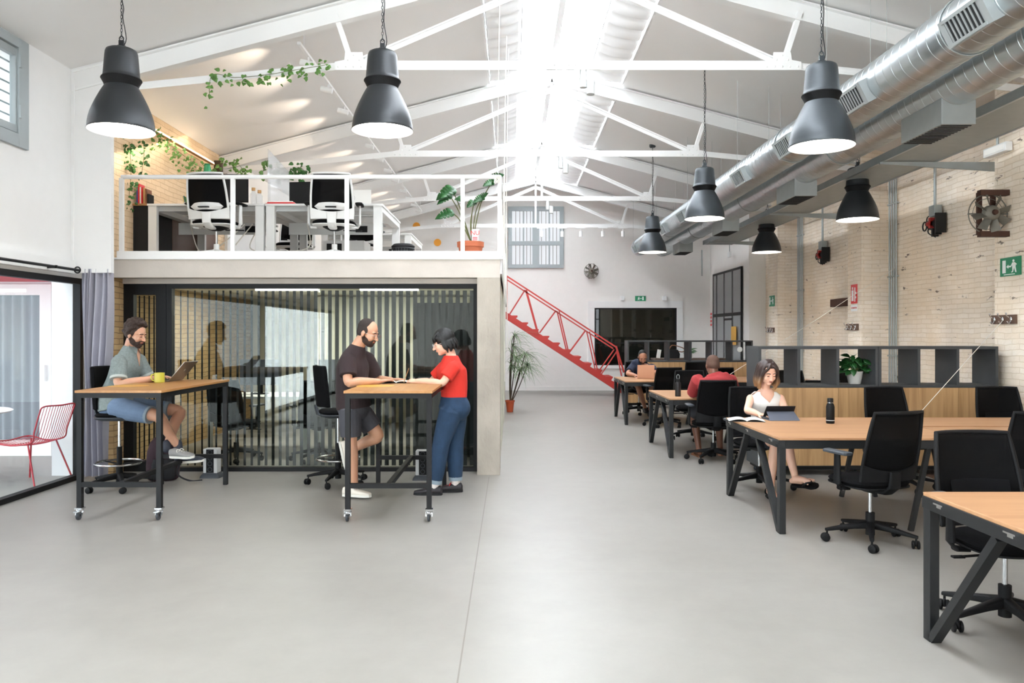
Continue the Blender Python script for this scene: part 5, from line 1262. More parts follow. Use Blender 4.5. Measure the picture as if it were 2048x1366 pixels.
# ================================================================ mezzanine furniture
MZ = 2.362
def white_desk(x0, x1, ya, yb, lab):
    t = thing('white_bench_desk', (0, 0, MZ), 0, lab, 'desk', 'white bench desks on the mezzanine'); D = (ya + yb) / 2
    MB().box(x0, x1, ya, D - .02, .715, .74).build('tabletop', 'white_desk', t, smooth=False, bevel=.002)
    MB().box(x0, x1, D + .02, yb, .715, .74).build('tabletop', 'white_desk', t, smooth=False, bevel=.002)
    for x in (x0 + .01, x1 - .11):
        m = MB(); m.box(x, x + .10, ya + .01, ya + .07, 0, .70); m.box(x, x + .10, yb - .07, yb - .01, 0, .70); m.box(x, x + .10, ya + .01, yb - .01, .65, .715); m.build('leg_frame', 'white_desk', t, smooth=False)
    m = MB(); m.box(x0 + .1, x1 - .1, D - .12, D + .12, .58, .60); m.box(x0 + .1, x1 - .1, D - .12, D - .11, .45, .60); m.box(x0 + .1, x1 - .1, ya + .08, ya + .10, .66, .714); m.build('cable_channel', 'pale_grey', t, smooth=False)
    m = MB(); m.box(x1 - .45, x1 - .30, D - .125, D - .12, .48, .56); m.build('socket_plate', 'black_plastic', t, smooth=False)
white_desk(-4.36, -2.955, 9.28, 10.82, 'left of the two near white desks on the mezzanine')
white_desk(-2.945, -1.54, 9.28, 10.82, 'right of the two near white desks, its side edge receding')
white_desk(-2.95, -1.54, 12.0, 13.5, 'farther white desk on the mezzanine beyond the waste bin')
# cables under the left desk
m = MB(); rnd = random.Random(3)
for k in range(4): m.tube(cr([(-4.1 + k * .5, 9.9, 2.95), (-3.9 + k * .45, 9.7, 2.55 + .1 * rnd.random()), (-3.6 + k * .2, 9.5, 2.6), (-3.3 + k * .1, 9.6, 2.9)], 6), .007, 6)
o = m.build('loose_cables', 'cord_white'); tag(o, 'tangle of loose pale cables under the left mezzanine desk', 'cable', kind='stuff')
# bookcase along the brick wall
t = thing('low_bookcase', (-4.543, 9.3, MZ), 0, 'low wooden bookcase against the mezzanine brick wall', 'bookcase')
MB().box(.0, .175, 0, 2.2, .72, .745).build('top', 'raw_wood', t, smooth=False); MB().box(0, .17, .02, 2.18, 0, .72).build('body', 'seam_black', t, smooth=False)
MB().box(.1705, .178, .7, 2.18, 0, .71).build('side_panel', 'hook_wood', t, smooth=False)
for k, (dy, h, mn, nm) in enumerate(((.06, .22, 'book_blue', 'blue'), (.10, .24, 'book_red', 'red'), (.15, .2, 'paper', 'white'), (.19, .20, 'book_red', 'slim red'), (.25, .19, 'kraft', 'tan'), (.30, .18, 'book_brown', 'brown'), (.36, .12, 'seam_black', 'small black'))):
    xb = -4.53 + dy * .43; o = MB().box(xb, xb + .0165, 9.32, 9.46, MZ + .745, MZ + .745 + h).build('book', mn, smooth=False); tag(o, '%s book standing at the near end of the low bookcase' % nm, 'book', 'books on the low bookcase')
t = thing('pencil_cup', (-4.08, 9.75, MZ + .74), 0, 'cup of coloured pencils on the left mezzanine desk', 'pencil cup')
MB().lathe([(0, 0), (.035, 0), (.038, .09), (.034, .09), (.032, .01), (0, .01)], n=20).build('cup', 'pale_grey', t)
for k in range(6): a = k * 1.05; MB().cyl((.01 * math.cos(a), .01 * math.sin(a), .012), (.05 * math.cos(a), .04 * math.sin(a), .17), .004, 6).build('pencil', ['book_red', 'book_blue', 'ink', 'yellow_glaze', 'book_blue', 'book_red'][k], t)
o = MB().cbox((-3.93, 9.95, MZ + .74 + .16), (.25, .04, .32), Matrix.Rotation(math.radians(9), 3, 'Y')).build('kraft_folder', 'kraft', smooth=False); tag(o, 'kraft brown folder leaning on the left mezzanine desk', 'folder')
o.location.z = .02
t = thing('small_succulent', (-3.95, 9.5, MZ + .74), 0, 'tiny spiky green plant on the left mezzanine desk', 'plant')
lm = MB(); [leaf(lm, (0, 0, 0.02), (math.cos(a), math.sin(a), 1.6), (0, -1, 0), .12, .04, 'blade', .1) for a in (0, 1, 2, 3, 4, 5)]; solidify(lm.build('leaves', 'leaf_green', t), .004); MB().lathe([(0, 0), (.03, 0), (.035, .03), (0, .03)], n=16).build('pot', 'pot_white', t)
def monitor(x, y, rz, lab, w=.6, h=.35, z0=.13, back='black_plastic'):
    t = thing('desktop_monitor', (x, y, MZ + .74), rz, lab, 'monitor', 'monitors on the mezzanine desks')
    MB().box(-w / 2, w / 2, -.015, .015, z0, z0 + h).build('housing', back, t, smooth=False, bevel=.004)
    MB().box(-w / 2 + .012, w / 2 - .012, -.018, -.0155, z0 + .02, z0 + h - .012).build('screen_glass', 'frame_black', t, smooth=False)
    MB().box(-.03, .03, .01, .04, .01, z0 + .15).build('stand_neck', back, t, smooth=False); MB().box(-.12, .12, -.09, .1, 0, .01).build('stand_foot', back, t, smooth=False, bevel=.003)
monitor(-3.66, 9.95, .1, 'black monitor behind the left white framed chair', .56, .36)
monitor(-2.62, 9.85, -.12, 'black monitor between the glass screen and the right chair', .40, .33, .04)
t = thing('white_laptop', (-1.93, 9.72, MZ + .74), 0, 'white laptop lid with a round logo on the mezzanine', 'laptop')
MB().box(-.17, .17, .0, .24, 0, .014).build('keyboard_base', 'white_plastic', t, smooth=False)
MB().prism([(-.18, 0, .01), (.18, 0, .01), (.18, -.03, .24), (-.18, -.03, .24)], (0, .008, 0)).build('lid', 'paper', t, smooth=False)
m = MB(); m.tube([(.028 * math.cos(q * PI / 12) - .05, -.0235 , .14 + .028 * math.sin(q * PI / 12)) for q in range(24)], .0022, 5, True); m.build('logo_ring', 'pale_grey', t)
text_mesh('logo', 'hp', .034, (-.05, -.0265, .138), (PI / 2, 0, 0), 'pale_grey', t)
for k, (px, py, h) in enumerate(((507, 408, .19), (519, 408, .16))):
    p = a_(px, 408, 9.45); p.z = MZ + .74; t = thing('glass_bottle', p, 0, '%s clear glass bottle with cork cap on the mezzanine desk' % ('taller', 'shorter')[k], 'bottle', 'glass bottles on the mezzanine desk')
    MB().lathe([(0, 0), (.034, 0), (.036, .005), (.036, h * .75), (.022, h * .88), (.02, h), (.0, h)], n=24).build('body', 'bottle_glass', t); MB().cyl((0, 0, h - .005), (0, 0, h + .03), .022, 16).build('cap', 'kraft', t)
p = a_(565, 408, 9.45)
for k, (mn, nm) in enumerate((('book_red', 'lower red'), ('book_red', 'upper red'), ('paper', 'white'))):
    o = MB().box(p.x - .17 + .02 * k, p.x + .19 - .02 * k, 9.33, 9.55, MZ + .7405 + k * .013, MZ + .753 + k * .013).build('paper_folder', mn, smooth=False); tag(o, '%s folder in the pile on the mezzanine desk' % nm, 'folder', 'folders piled on the mezzanine desk')
t = thing('desk_screen', label='tall clear glass desk divider between the mezzanine desks', cat='desk divider')
MB().prism([(-2.95, 9.40, MZ + .745), (-2.95, 10.3, MZ + .745), (-2.95, 10.3, MZ + 1.32), (-2.95, 9.40, MZ + 1.42)], (.008, 0, 0)).build('glass_sheet', 'frost', t, smooth=False)
t = thing('waste_bin', (-1.42, 10.2, MZ), 0, 'grey wire waste bin beside the mezzanine desks', 'bin')
m = MB()
for z in (.0, .06, .12, .18, .24, .30): m.tube([((.12 + .1 * z) * math.cos(q * PI / 12), (.12 + .1 * z) * math.sin(q * PI / 12), z) for q in range(24)], .004, 5, True)
for q in range(24): a = q * PI / 12; m.tube([(.12 * math.cos(a), .12 * math.sin(a), 0), (.15 * math.cos(a), .15 * math.sin(a), .3)], .003, 4)
m.build('wire_basket', 'dark_grey_plastic', t)
MB().loft([sring((0, 0, z), (r, 0, 0), (0, r, 0), 2, 20) for z, r in ((.02, .11), (.28, .142), (.33, .155), (.36, .12), (.37, .03))]).build('bin_liner', 'bag_black', t)
t = thing('storage_pedestal', (-2.0, 10.3, MZ), 0, 'low white storage unit under the mezzanine desks', 'storage')
MB().box(-.5, .05, .0, .45, 0, .42).build('body', 'white_desk', t, smooth=False); MB().box(-.45, -.25, -.003, .0, .02, .38).build('opening', 'seam_black', t, smooth=False)
for k, (px, py) in enumerate(((833, 452), (875, 485))):
    p = at(px, py, YB - .01); o = MB().lathe([(0, 0), (.1, 0), (.1, .006), (0, .006)], p, 20, V((0, -1, 0))).build('orange_disc', 'orange_paint'); tag(o, 'round orange wall sticker on the back wall, %s of two' % ('upper', 'lower')[k], 'sticker', 'orange wall stickers')

p = at(412, 345, 11.0); t = thing('glass_vase', (p.x + .02, p.y, p.z - .1), 0, 'green glass vase by the far end of the warm light strip', 'vase')
MB().lathe([(0, 0), (.05, 0), (.055, .02), (.05, .16), (.035, .2), (.042, .22)], n=24).build('body', 'sign_green', t)
MB().box(-.3, .12, -.08, .08, -.03, 0).build('shelf_bracket', 'raw_wood', t, smooth=False)
# ================================================================ people
def A3(t): return at(*t)
def limb(mb, pts, rs, k=5, n=14):
    """tapered limb with rounded ends through the joints"""
    P = cr(pts, k); R = [r[0] for r in cr([(r, 0, 0) for r in rs], k)]
    P = [V(p) for p in P]
    d0 = (P[0] - P[1]).normalized(); d1 = (P[-1] - P[-2]).normalized()
    a, b = R[0], R[-1]
    PP = [P[0] + d0 * a * .95, P[0] + d0 * a * .8, P[0] + d0 * a * .45] + P + [P[-1] + d1 * b * .45, P[-1] + d1 * b * .8, P[-1] + d1 * b * .95]
    RR = [a * .25, a * .6, a * .9] + R + [b * .9, b * .6, b * .25]
    return mb.tube(PP, 0, n, rs=RR)
def sleeve(mb, pts, rs, k=5, n=18):
    P = cr(pts, k); R = [r[0] for r in cr([(r, 0, 0) for r in rs], k)]
    d0 = (V(P[0]) - V(P[1])).normalized()
    return mb.tube([V(P[0]) + d0 * R[0] * .8] + P, 0, n, rs=[R[0] * .5] + R)
def torso(mb, secs, lat, e=2.3, n=28):
    """secs: (centre, half width, half depth); lat: lateral axis"""
    lat = V(lat).normalized(); rings = []; m = len(secs)
    C_ = [V(s[0]) for s in secs]; C2 = cr(C_, 4); W2 = cr([(s[1], s[2], 0) for s in secs], 4)
    for i, c in enumerate(C2):
        tg = (C2[min(i + 1, len(C2) - 1)] - C2[max(i - 1, 0)]).normalized()
        l = (lat - tg * lat.dot(tg)).normalized(); dp = l.cross(tg)
        rings.append(sring(c, l * W2[i].x, dp * W2[i].y, e, n))
    return mb.loft(rings)
def hand(mb, w, d, nrm, side, curl=.35, k=1.0, tip=None):
    w, d, nrm = V(w), V(d).normalized(), V(nrm); t = d.cross(nrm).normalized(); nrm = t.cross(d).normalized()
    rings = []
    for q, (a, ww, th) in enumerate(((-.01, .024, .018), (.015, .03, .016), (.05, .040, .014), (.082, .041, .012), (.092, .036, .009))): rings.append(sring(w + d * a * k, t * ww * k, nrm * th * k, 2.6, 16))
    mb.loft(rings)
    for off, L, r in ((-.032, .058, .0072), (-.0107, .072, .008), (.0107, .078, .0082), (.032, .070, .0082)):
        off *= side; p = w + (d * .082 + t * off) * k; dd = (d + t * off * 3.2).normalized(); pts = [p]; a = 0
        for sgm, f_ in ((0, .45), (1, .3), (2, .25)):
            a += curl * (.6 if sgm == 0 else 1.0); q = dd * math.cos(a) - nrm * math.sin(a); p = p + q * L * f_ * k; pts.append(p)
        limb(mb, pts, [r * k, r * .98 * k, r * .9 * k, r * .78 * k], 3, 8)
    p = w + (d * .022 + t * side * .028 - nrm * .006) * k; dd = (d * .62 + t * side * .75 - nrm * .3).normalized(); p2 = p + dd * .038 * k; p3 = p2 + (dd * .8 + d * .5 - nrm * curl * .3).normalized() * .032 * k
    limb(mb, [p, p2, p3], [.0125 * k, .0105 * k, .008 * k], 3, 10)
def remesh(o, vox, sm=2):
    r = o.modifiers.new('r', 'REMESH'); r.mode = 'VOXEL'; r.voxel_size = vox; r.use_smooth_shade = True
    if sm: s = o.modifiers.new('s', 'SMOOTH'); s.iterations = sm; s.factor = .5
    return o
class Head:
    def __init__(self, c, f, roll=(0, 0, 1), k=1.0):
        self.c = V(c); self.f = V(f).normalized(); self.s = self.f.cross(V(roll)).normalized(); self.u = self.s.cross(self.f).normalized(); self.k = k
    def p(self, f, s, u): return self.c + (self.f * f + self.s * s + self.u * u) * self.k
    def e(self, mb, f, s, u, rf, rs, ru, nu=16, nv=10):
        k = self.k; return mb.ell(self.p(f, s, u), self.s * rs * k, self.f * rf * k, self.u * ru * k, nu, nv)
def build_head(mb, H, fem=False):
    H.e(mb, -.012, 0, .032, .097, .076, .088, 24, 16); H.e(mb, .03, 0, -.03, .064, .060, .082, 20, 14)
    H.e(mb, .058, 0, -.098 if not fem else -.092, .030, .034 if not fem else .026, .022); H.e(mb, .02, 0, -.08, .05, .05 if not fem else .043, .03)
    for s in (-1, 1):
        H.e(mb, .01, s * .047, -.068, .035, .016, .028); H.e(mb, .064, s * .032, -.032, .026, .026, .028)
        H.e(mb, .076, s * .030, .022, .014, .026, .010); H.e(mb, .0755, s * .031, .001, .015, .016, .012)
        H.e(mb, -.008, s * .077, -.012, .020, .010, .033); H.e(mb, .104, s * .011, -.036, .010, .009, .008)
    limb(mb, [H.p(.083, 0, .012), H.p(.101, 0, -.012), H.p(.114, 0, -.034)], [.008 * H.k, .009 * H.k, .0125 * H.k], 4, 10)
    H.e(mb, .086, 0, -.062, .012, .024, .012)
def face_parts(H, body, lipm='lip', brow='hair_dark', glasses=False):
    for s, nm in ((-1, 'eye'), (1, 'eye')):
        m = MB(); H.e(m, .0895, s * .031, -.003, .0035, .0145, .0035, 12, 6); m.build('eye', 'eye_dark', body)
        m = MB(); m.tube(cr([H.p(.091, s * .014, .021), H.p(.091, s * .03, .027), H.p(.080, s * .050, .020)], 4), .0042 * H.k, 6); m.build('eyebrow', brow, body)
    m = MB(); H.e(m, .0945, 0, -.0595, .005, .0185, .0032, 12, 6); H.e(m, .0945, 0, -.0655, .005, .015, .0042, 12, 6); m.build('lips', lipm, body)
    if glasses:
        m = MB()
        for s in (-1, 1):
            m.tube([H.p(.107 - .006 * abs(math.cos(a) + 0) * 0 - .004 * (1 + math.cos(a) * s * s) * 0, s * .033 + .025 * math.cos(a), -.004 + .020 * math.sin(a)) for a in [q * PI / 10 for q in range(20)]], .0016, 5, True)
            m.tube([H.p(.106, s * .058, .002), H.p(.05, s * .079, .002), H.p(-.005, s * .083, .0)], .0016, 5)
        m.tube([H.p(.108, -.009, .0), H.p(.111, 0, .003), H.p(.108, .009, .0)], .0016, 5)
        m.build('glasses', 'chrome' if glasses == 1 else 'pale_grey', body)
def beard(H, body, matn='beard', full=1.0):
    m = MB(); rnd = random.Random(11)
    H.e(m, .056, 0, -.098, .036, .041, .028); H.e(m, .03, 0, -.088, .05, .054, .030)
    for s in (-1, 1): H.e(m, .02, s * .05, -.065, .036, .016, .034); H.e(m, -.002, s * .067, -.035, .014, .010, .035); H.e(m, .060, s * .034, -.078, .028, .016, .022)
    H.e(m, .0925, 0, -.047, .0075, .030, .0065)
    for s in (-1, 1): H.e(m, .084, s * .028, -.062, .010, .008, .018)
    return remesh(m.build('beard', matn, body), .004, 1)
def hair_cap(H, body, matn, thick=.008, back=0.0, curls=0, top=.0, vox=.005, low=-.02, seed=1, front=.0):
    m = MB(); rnd = random.Random(seed)
    H.e(m, -.028, 0, .046, .086 + thick, .077 + thick, .079 + thick + top, 24, 16)
    H.e(m, -.045, 0, .0, .064 + thick, .072 + thick * .8, .07, 20, 12)
    for s in (-1, 1): H.e(m, -.02, s * .066, .02, .05, .014 + thick, .045)
    for q in range(curls):
        a = rnd.uniform(0, 2 * PI); b = rnd.uniform(-.15, 1.45) if rnd.random() < .9 else -.3
        f_ = math.cos(a) * math.cos(b); s_ = math.sin(a) * math.cos(b); u_ = math.sin(b)
        if f_ > .45 and u_ < .55: continue
        if f_ > .15 and u_ < .2: continue
        r = rnd.uniform(.013, .023); H.e(m, -.018 + f_ * (.098 + thick), s_ * (.078 + thick), .036 + u_ * (.088 + thick + top), r, r, r, 8, 6)
    return remesh(m.build('hair', matn, body), vox, 0 if curls else 1)
def shoe(body, ankle, heel_dir, toe, um, sm, lace=None, up=V((0, 0, 1)), h=.075, name='shoe', W_=.046, L=.28):
    """shoe along the foot: ankle point and toe point (on the sole plane)"""
    a, t = V(ankle), V(toe); up = V(up).normalized(); d = (t - a); d = (d - up * d.dot(up)).normalized(); s = d.cross(up).normalized()
    base = V(toe) - d * L; o = base
    def ring(x, w, z0, z1, e=2.6): return sring(o + d * x + up * ((z0 + z1) / 2), s * w, up * ((z1 - z0) / 2), e, 20)
    m = MB(); m.loft([ring(.0, .018, .02, .06), ring(.01, .034, .012, .085), ring(.05, .038, .012, .095), ring(.09, .039, .012, .088), ring(.13, .042, .012, .070), ring(.19, W_ + .002, .012, .056), ring(.24, W_, .012, .045), ring(.27, .034, .014, .036), ring(L, .012, .018, .028)])
    sh = m.build(name, um, body)
    m = MB(); m.loft([[o + d * x + s * y + up * z for x, y in [(-.004, 0), (.004, .026), (.05, .038), (.12, .039), (.19, .049), (.24, .046), (.272, .03), (L + .005, 0), (.272, -.03), (.24, -.046), (.19, -.049), (.12, -.039), (.05, -.038), (.004, -.026)]] for z in (0, .022)]); m.build('sole', sm, sh)
    if lace:
        m = MB()
        for k in range(3): x = .125 + k * .022; zz = .075 - k * .008; m.tube([o + d * x + s * -.026 + up * (zz - .01), o + d * (x + .004) + up * zz, o + d * x + s * .026 + up * (zz - .01)], .004, 5)
        m.tube(cr([o + d * .12 + up * .078, o + d * .115 + s * .03 + up * .085, o + d * .13 + s * .045 + up * .065], 4), .004, 5); m.tube(cr([o + d * .12 + up * .078, o + d * .115 - s * .03 + up * .085, o + d * .13 - s * .045 + up * .065], 4), .004, 5)
        m.build('laces', lace, sh)
    return sh
def foot(mb, ankle, toe, up=V((0, 0, 1))):
    a, t = V(ankle), V(toe); d = (t - a); up = V(up).normalized(); d = (d - up * d.dot(up)).normalized(); s = d.cross(up)
    zt = (t - a).dot(up); o = a + up * (zt + .028)
    limb(mb, [a, o - d * .01 + up * .02, o + d * .07 + up * .012, o + d * .13 - up * .004], [.036, .036, .030, .022], 4, 12)
    limb(mb, [o - d * .045 - up * .004, o + d * .05 - up * .006], [.026, .026], 3, 10)
    for k in range(5): limb(mb, [o + d * (.12 - abs(k - 1.0) * .004) + s * (-.03 + k * .0145), o + d * (.155 - k * .006) + s * (-.036 + k * .0175) - up * .010], [.013, .009 if k else .012], 3, 8)

def arm(mb, S, E, W_, k=1.0, r=(.048, .044, .040, .042, .036, .027)):
    S, E, W_ = V(S), V(E), V(W_); limb(mb, [S, S.lerp(E, .4), E, E.lerp(W_, .3), E.lerp(W_, .65), W_], [q * k for q in r])
def leg(mb, Hp, K, A, k=1.0, r=(.086, .076, .056, .056, .044, .034)):
    Hp, K, A = V(Hp), V(K), V(A); back = (K - Hp).normalized().cross(V((1, 0, 0))) * 0
    limb(mb, [Hp, Hp.lerp(K, .5), K, K.lerp(A, .3), K.lerp(A, .65), A], [q * k for q in r], 5, 18)
EYES = None

# ---- man with the laptop, seated on the high stool
def man_laptop():
    HD = Head(at(272, 668, 7.66), (.93, -.22, -.30)); n0 = at(262, 693, 7.71)
    S1, E1, W1, H1 = at(238, 722, 7.53), at(237, 768, 7.44), at(307, 757, 7.50), at(330, 752, 7.55)
    S2, E2, W2, H2 = at(276, 718, 7.90), at(296, 760, 7.95), at(322, 757, 7.87), at(345, 752, 7.8)
    lat = S1 - S2
    sp = [at(232, 820, 7.70), at(233, 795, 7.71), at(243, 762, 7.71), at(254, 732, 7.71), at(258, 716, 7.71), n0]
    K1, A1, T1 = at(316, 833, 7.50), at(356, 893, 7.64), at(408, 921, 7.66)
    K2, A2, T2 = at(358, 822, 7.84), at(334, 893, 7.60), at(387, 915, 7.50)
    P1, P2 = at(232, 815, 7.60), at(238, 813, 7.82)
    m = MB(); build_head(m, HD); limb(m, [HD.p(-.02, 0, -.05), n0, sp[4]], [.056, .062, .075])
    torso(m, [(sp[0], .14, .10), (sp[1], .145, .10), (sp[2], .14, .095), (sp[3], .165, .10), (sp[4], .13, .075), (n0, .055, .05)], lat)
    for S, E, W_, h, sd in ((S1, E1, W1, H1, -1), (S2, E2, W2, H2, 1)): arm(m, S, E, W_); hand(m, W_, h - W_, (0, 0, 1), sd, .3)
    for P_, K, A in ((P1, K1, A1), (P2, K2, A2)): leg(m, P_, K, A)
    b = remesh(m.build('person', 'skin_a'), .0045); tag(b, 'curly haired bearded man in grey shirt and denim shorts working at a laptop', 'person')
    face_parts(HD, b, 'lip', 'hair_brown'); beard(HD, b, 'beard'); hair_cap(HD, b, 'hair_brown', .012, curls=230, top=.012, seed=4)
    m = MB(); torso(m, [(sp[0] + V((.01, 0, -.0)), .188, .155), (sp[1], .180, .146), (sp[2], .165, .122), (sp[3], .186, .124), (sp[4], .155, .10), (sp[4].lerp(n0, .6), .10, .082), (n0 + V((0, 0, .004)), .068, .066)], lat)
    for S, E in ((S1, E1), (S2, E2)): S_, E_ = V(S), V(E); sleeve(m, [S_, S_.lerp(E_, .4), S_.lerp(E_, .76)], [.072, .074, .078])
    remesh(m.build('shirt', 'shirt_grey', b), .006, 10)
    for S, E in ((S1, E1), (S2, E2)): S_, E_ = V(S), V(E); MB().tube([S_.lerp(E_, .70), S_.lerp(E_, .80)], .078, 20).build('rolled_cuff', 'shirt_cuff', b)
    m = MB()
    for s in (-1, 1):
        c0 = n0 + HD.f * .03; l = V(lat).normalized() * s
        m.prism([n0 + l * .055 + V((0, 0, .03)), n0 + l * .075 + V((.02, 0, -.01)), n0 + l * .04 + HD.f * .095 + V((0, 0, -.05)), n0 + l * .012 + HD.f * .085 + V((0, 0, .0))], V((.004, -.004, .004)))
    m.build('collar', 'shirt_grey', b, smooth=False)
    Lt = (V(lat)).normalized(); fd = V((Lt.y, -Lt.x, 0)); fd = fd if fd.x > 0 else -fd; cc = sp[4].lerp(n0, .55)
    m = MB(); m.prism([cc + fd * .082 + Lt * .045 + V((0, 0, .03)), cc + fd * .082 - Lt * .045 + V((0, 0, .03)), V(sp[3]) + fd * .128 + V((0, 0, .0))], -fd * .012); m.build('open_neckline', 'skin_a', b, smooth=False)
    m = MB(); torso(m, [(at(228, 829, 7.7), .13, .12), (at(230, 812, 7.7), .165, .135), (at(234, 795, 7.71), .165, .125)], lat)
    for P_, K in ((P1, K1), (P2, K2)): P_, K = V(P_), V(K); sleeve(m, [P_, P_.lerp(K, .4), P_.lerp(K, .80)], [.108, .102, .088])
    sh = remesh(m.build('denim_shorts', 'denim_light', b), .006, 3)
    for P_, K in ((P1, K1), (P2, K2)): P_, K = V(P_), V(K); MB().tube([P_.lerp(K, .78), P_.lerp(K, .84)], .088, 24).build('rolled_hem', 'denim_cuff', sh)
    for A, T, um in ((A1, T1, 'shoe_navy'), (A2, T2, 'shoe_grey')):
        m = MB(); limb(m, [V(A) + V((0, 0, .03)), V(A) + V((0, 0, -.02))], [.039, .044]); m.build('sock', 'shoe_navy', b)
        shoe(b, A, None, V(T) + V((0, 0, -.005)), um, 'sole_white', 'sole_white', up=V((-.08, -.1, 1)))
    m = MB(); return b
man_laptop()

# ---- standing man in the brown T-shirt
def man_brown():
    HD = Head(at(736, 665, 7.28), (.90, -.28, -.36)); n0 = at(716, 692, 7.30)
    S1, E1, W1, H1 = at(695, 718, 7.12), at(697, 764, 7.02), at(757, 763, 7.22), at(785, 758, 7.31)
    S2, E2, W2, H2 = at(733, 716, 7.47), at(754, 760, 7.62), at(782, 760, 7.52), at(805, 757, 7.46)
    lat = S1 - S2
    sp = [at(708, 818, 7.30), at(706, 795, 7.30), at(704, 765, 7.30), at(706, 735, 7.30), at(708, 717, 7.30), n0]
    K1, A1, T1 = at(702, 882, 7.22), at(709, 970, 7.27), at(742, 994, 7.24)
    K2, A2, T2 = at(756, 872, 7.42), at(691, 904, 7.54), at(688, 940, 7.53)
    P1, P2 = at(700, 818, 7.22), at(716, 818, 7.40)
    m = MB(); build_head(m, HD); limb(m, [HD.p(-.02, 0, -.05), n0, sp[4]], [.058, .063, .078])
    torso(m, [(sp[0], .15, .11), (sp[1], .15, .11), (sp[2], .145, .105), (sp[3], .17, .11), (sp[4], .135, .08), (n0, .06, .055)], lat)
    for S, E, W_, h, sd in ((S1, E1, W1, H1, -1), (S2, E2, W2, H2, 1)): arm(m, S, E, W_, 1.05); hand(m, W_, h - W_, (0, 0, 1), sd, .22)
    for P_, K, A in ((P1, K1, A1), (P2, K2, A2)): leg(m, P_, K, A)
    b = remesh(m.build('person', 'skin_b'), .0045); tag(b, 'standing bearded man in brown T-shirt and grey shorts leaning on the high table', 'person')
    face_parts(HD, b, 'lip', 'hair_dark', 1); beard(HD, b, 'beard'); hair_cap(HD, b, 'hair_dark', .002, seed=2)
    m = MB(); torso(m, [(sp[0] + V((0, 0, .01)), .178, .150), (sp[1], .176, .146), (sp[2], .170, .135), (sp[3], .19, .130), (sp[4], .16, .105), (sp[4].lerp(n0, .55), .108, .088), (n0 + V((0, 0, .004)), .070, .069)], lat)
    for S, E in ((S1, E1), (S2, E2)): S_, E_ = V(S), V(E); sleeve(m, [S_, S_.lerp(E_, .4), S_.lerp(E_, .74)], [.075, .078, .080])
    remesh(m.build('tshirt', 'tee_brown', b), .006, 10)
    m = MB(); torso(m, [(at(706, 836, 7.3), .13, .10), (at(707, 818, 7.3), .168, .140), (at(706, 800, 7.3), .166, .136)], lat)
    for P_, K, f_ in ((P1, K1, .86), (P2, K2, .72)): P_, K = V(P_), V(K); sleeve(m, [P_, P_.lerp(K, .4), P_.lerp(K, f_)], [.105, .104, .098])
    remesh(m.build('shorts', 'shorts_grey', b), .006, 3)
    shoe(b, A1, None, T1, 'shoe_white', 'sole_white', 'sole_white')
    shoe(b, A2, None, V(T2) + V((.015, 0, 0)), 'shoe_white', 'sole_white', None, up=V((-.92, 0, .35)).cross(V((0, 1, 0))).cross(V((0, 0, 0))) if False else V((1, 0, .25)))
    return b
man_brown()

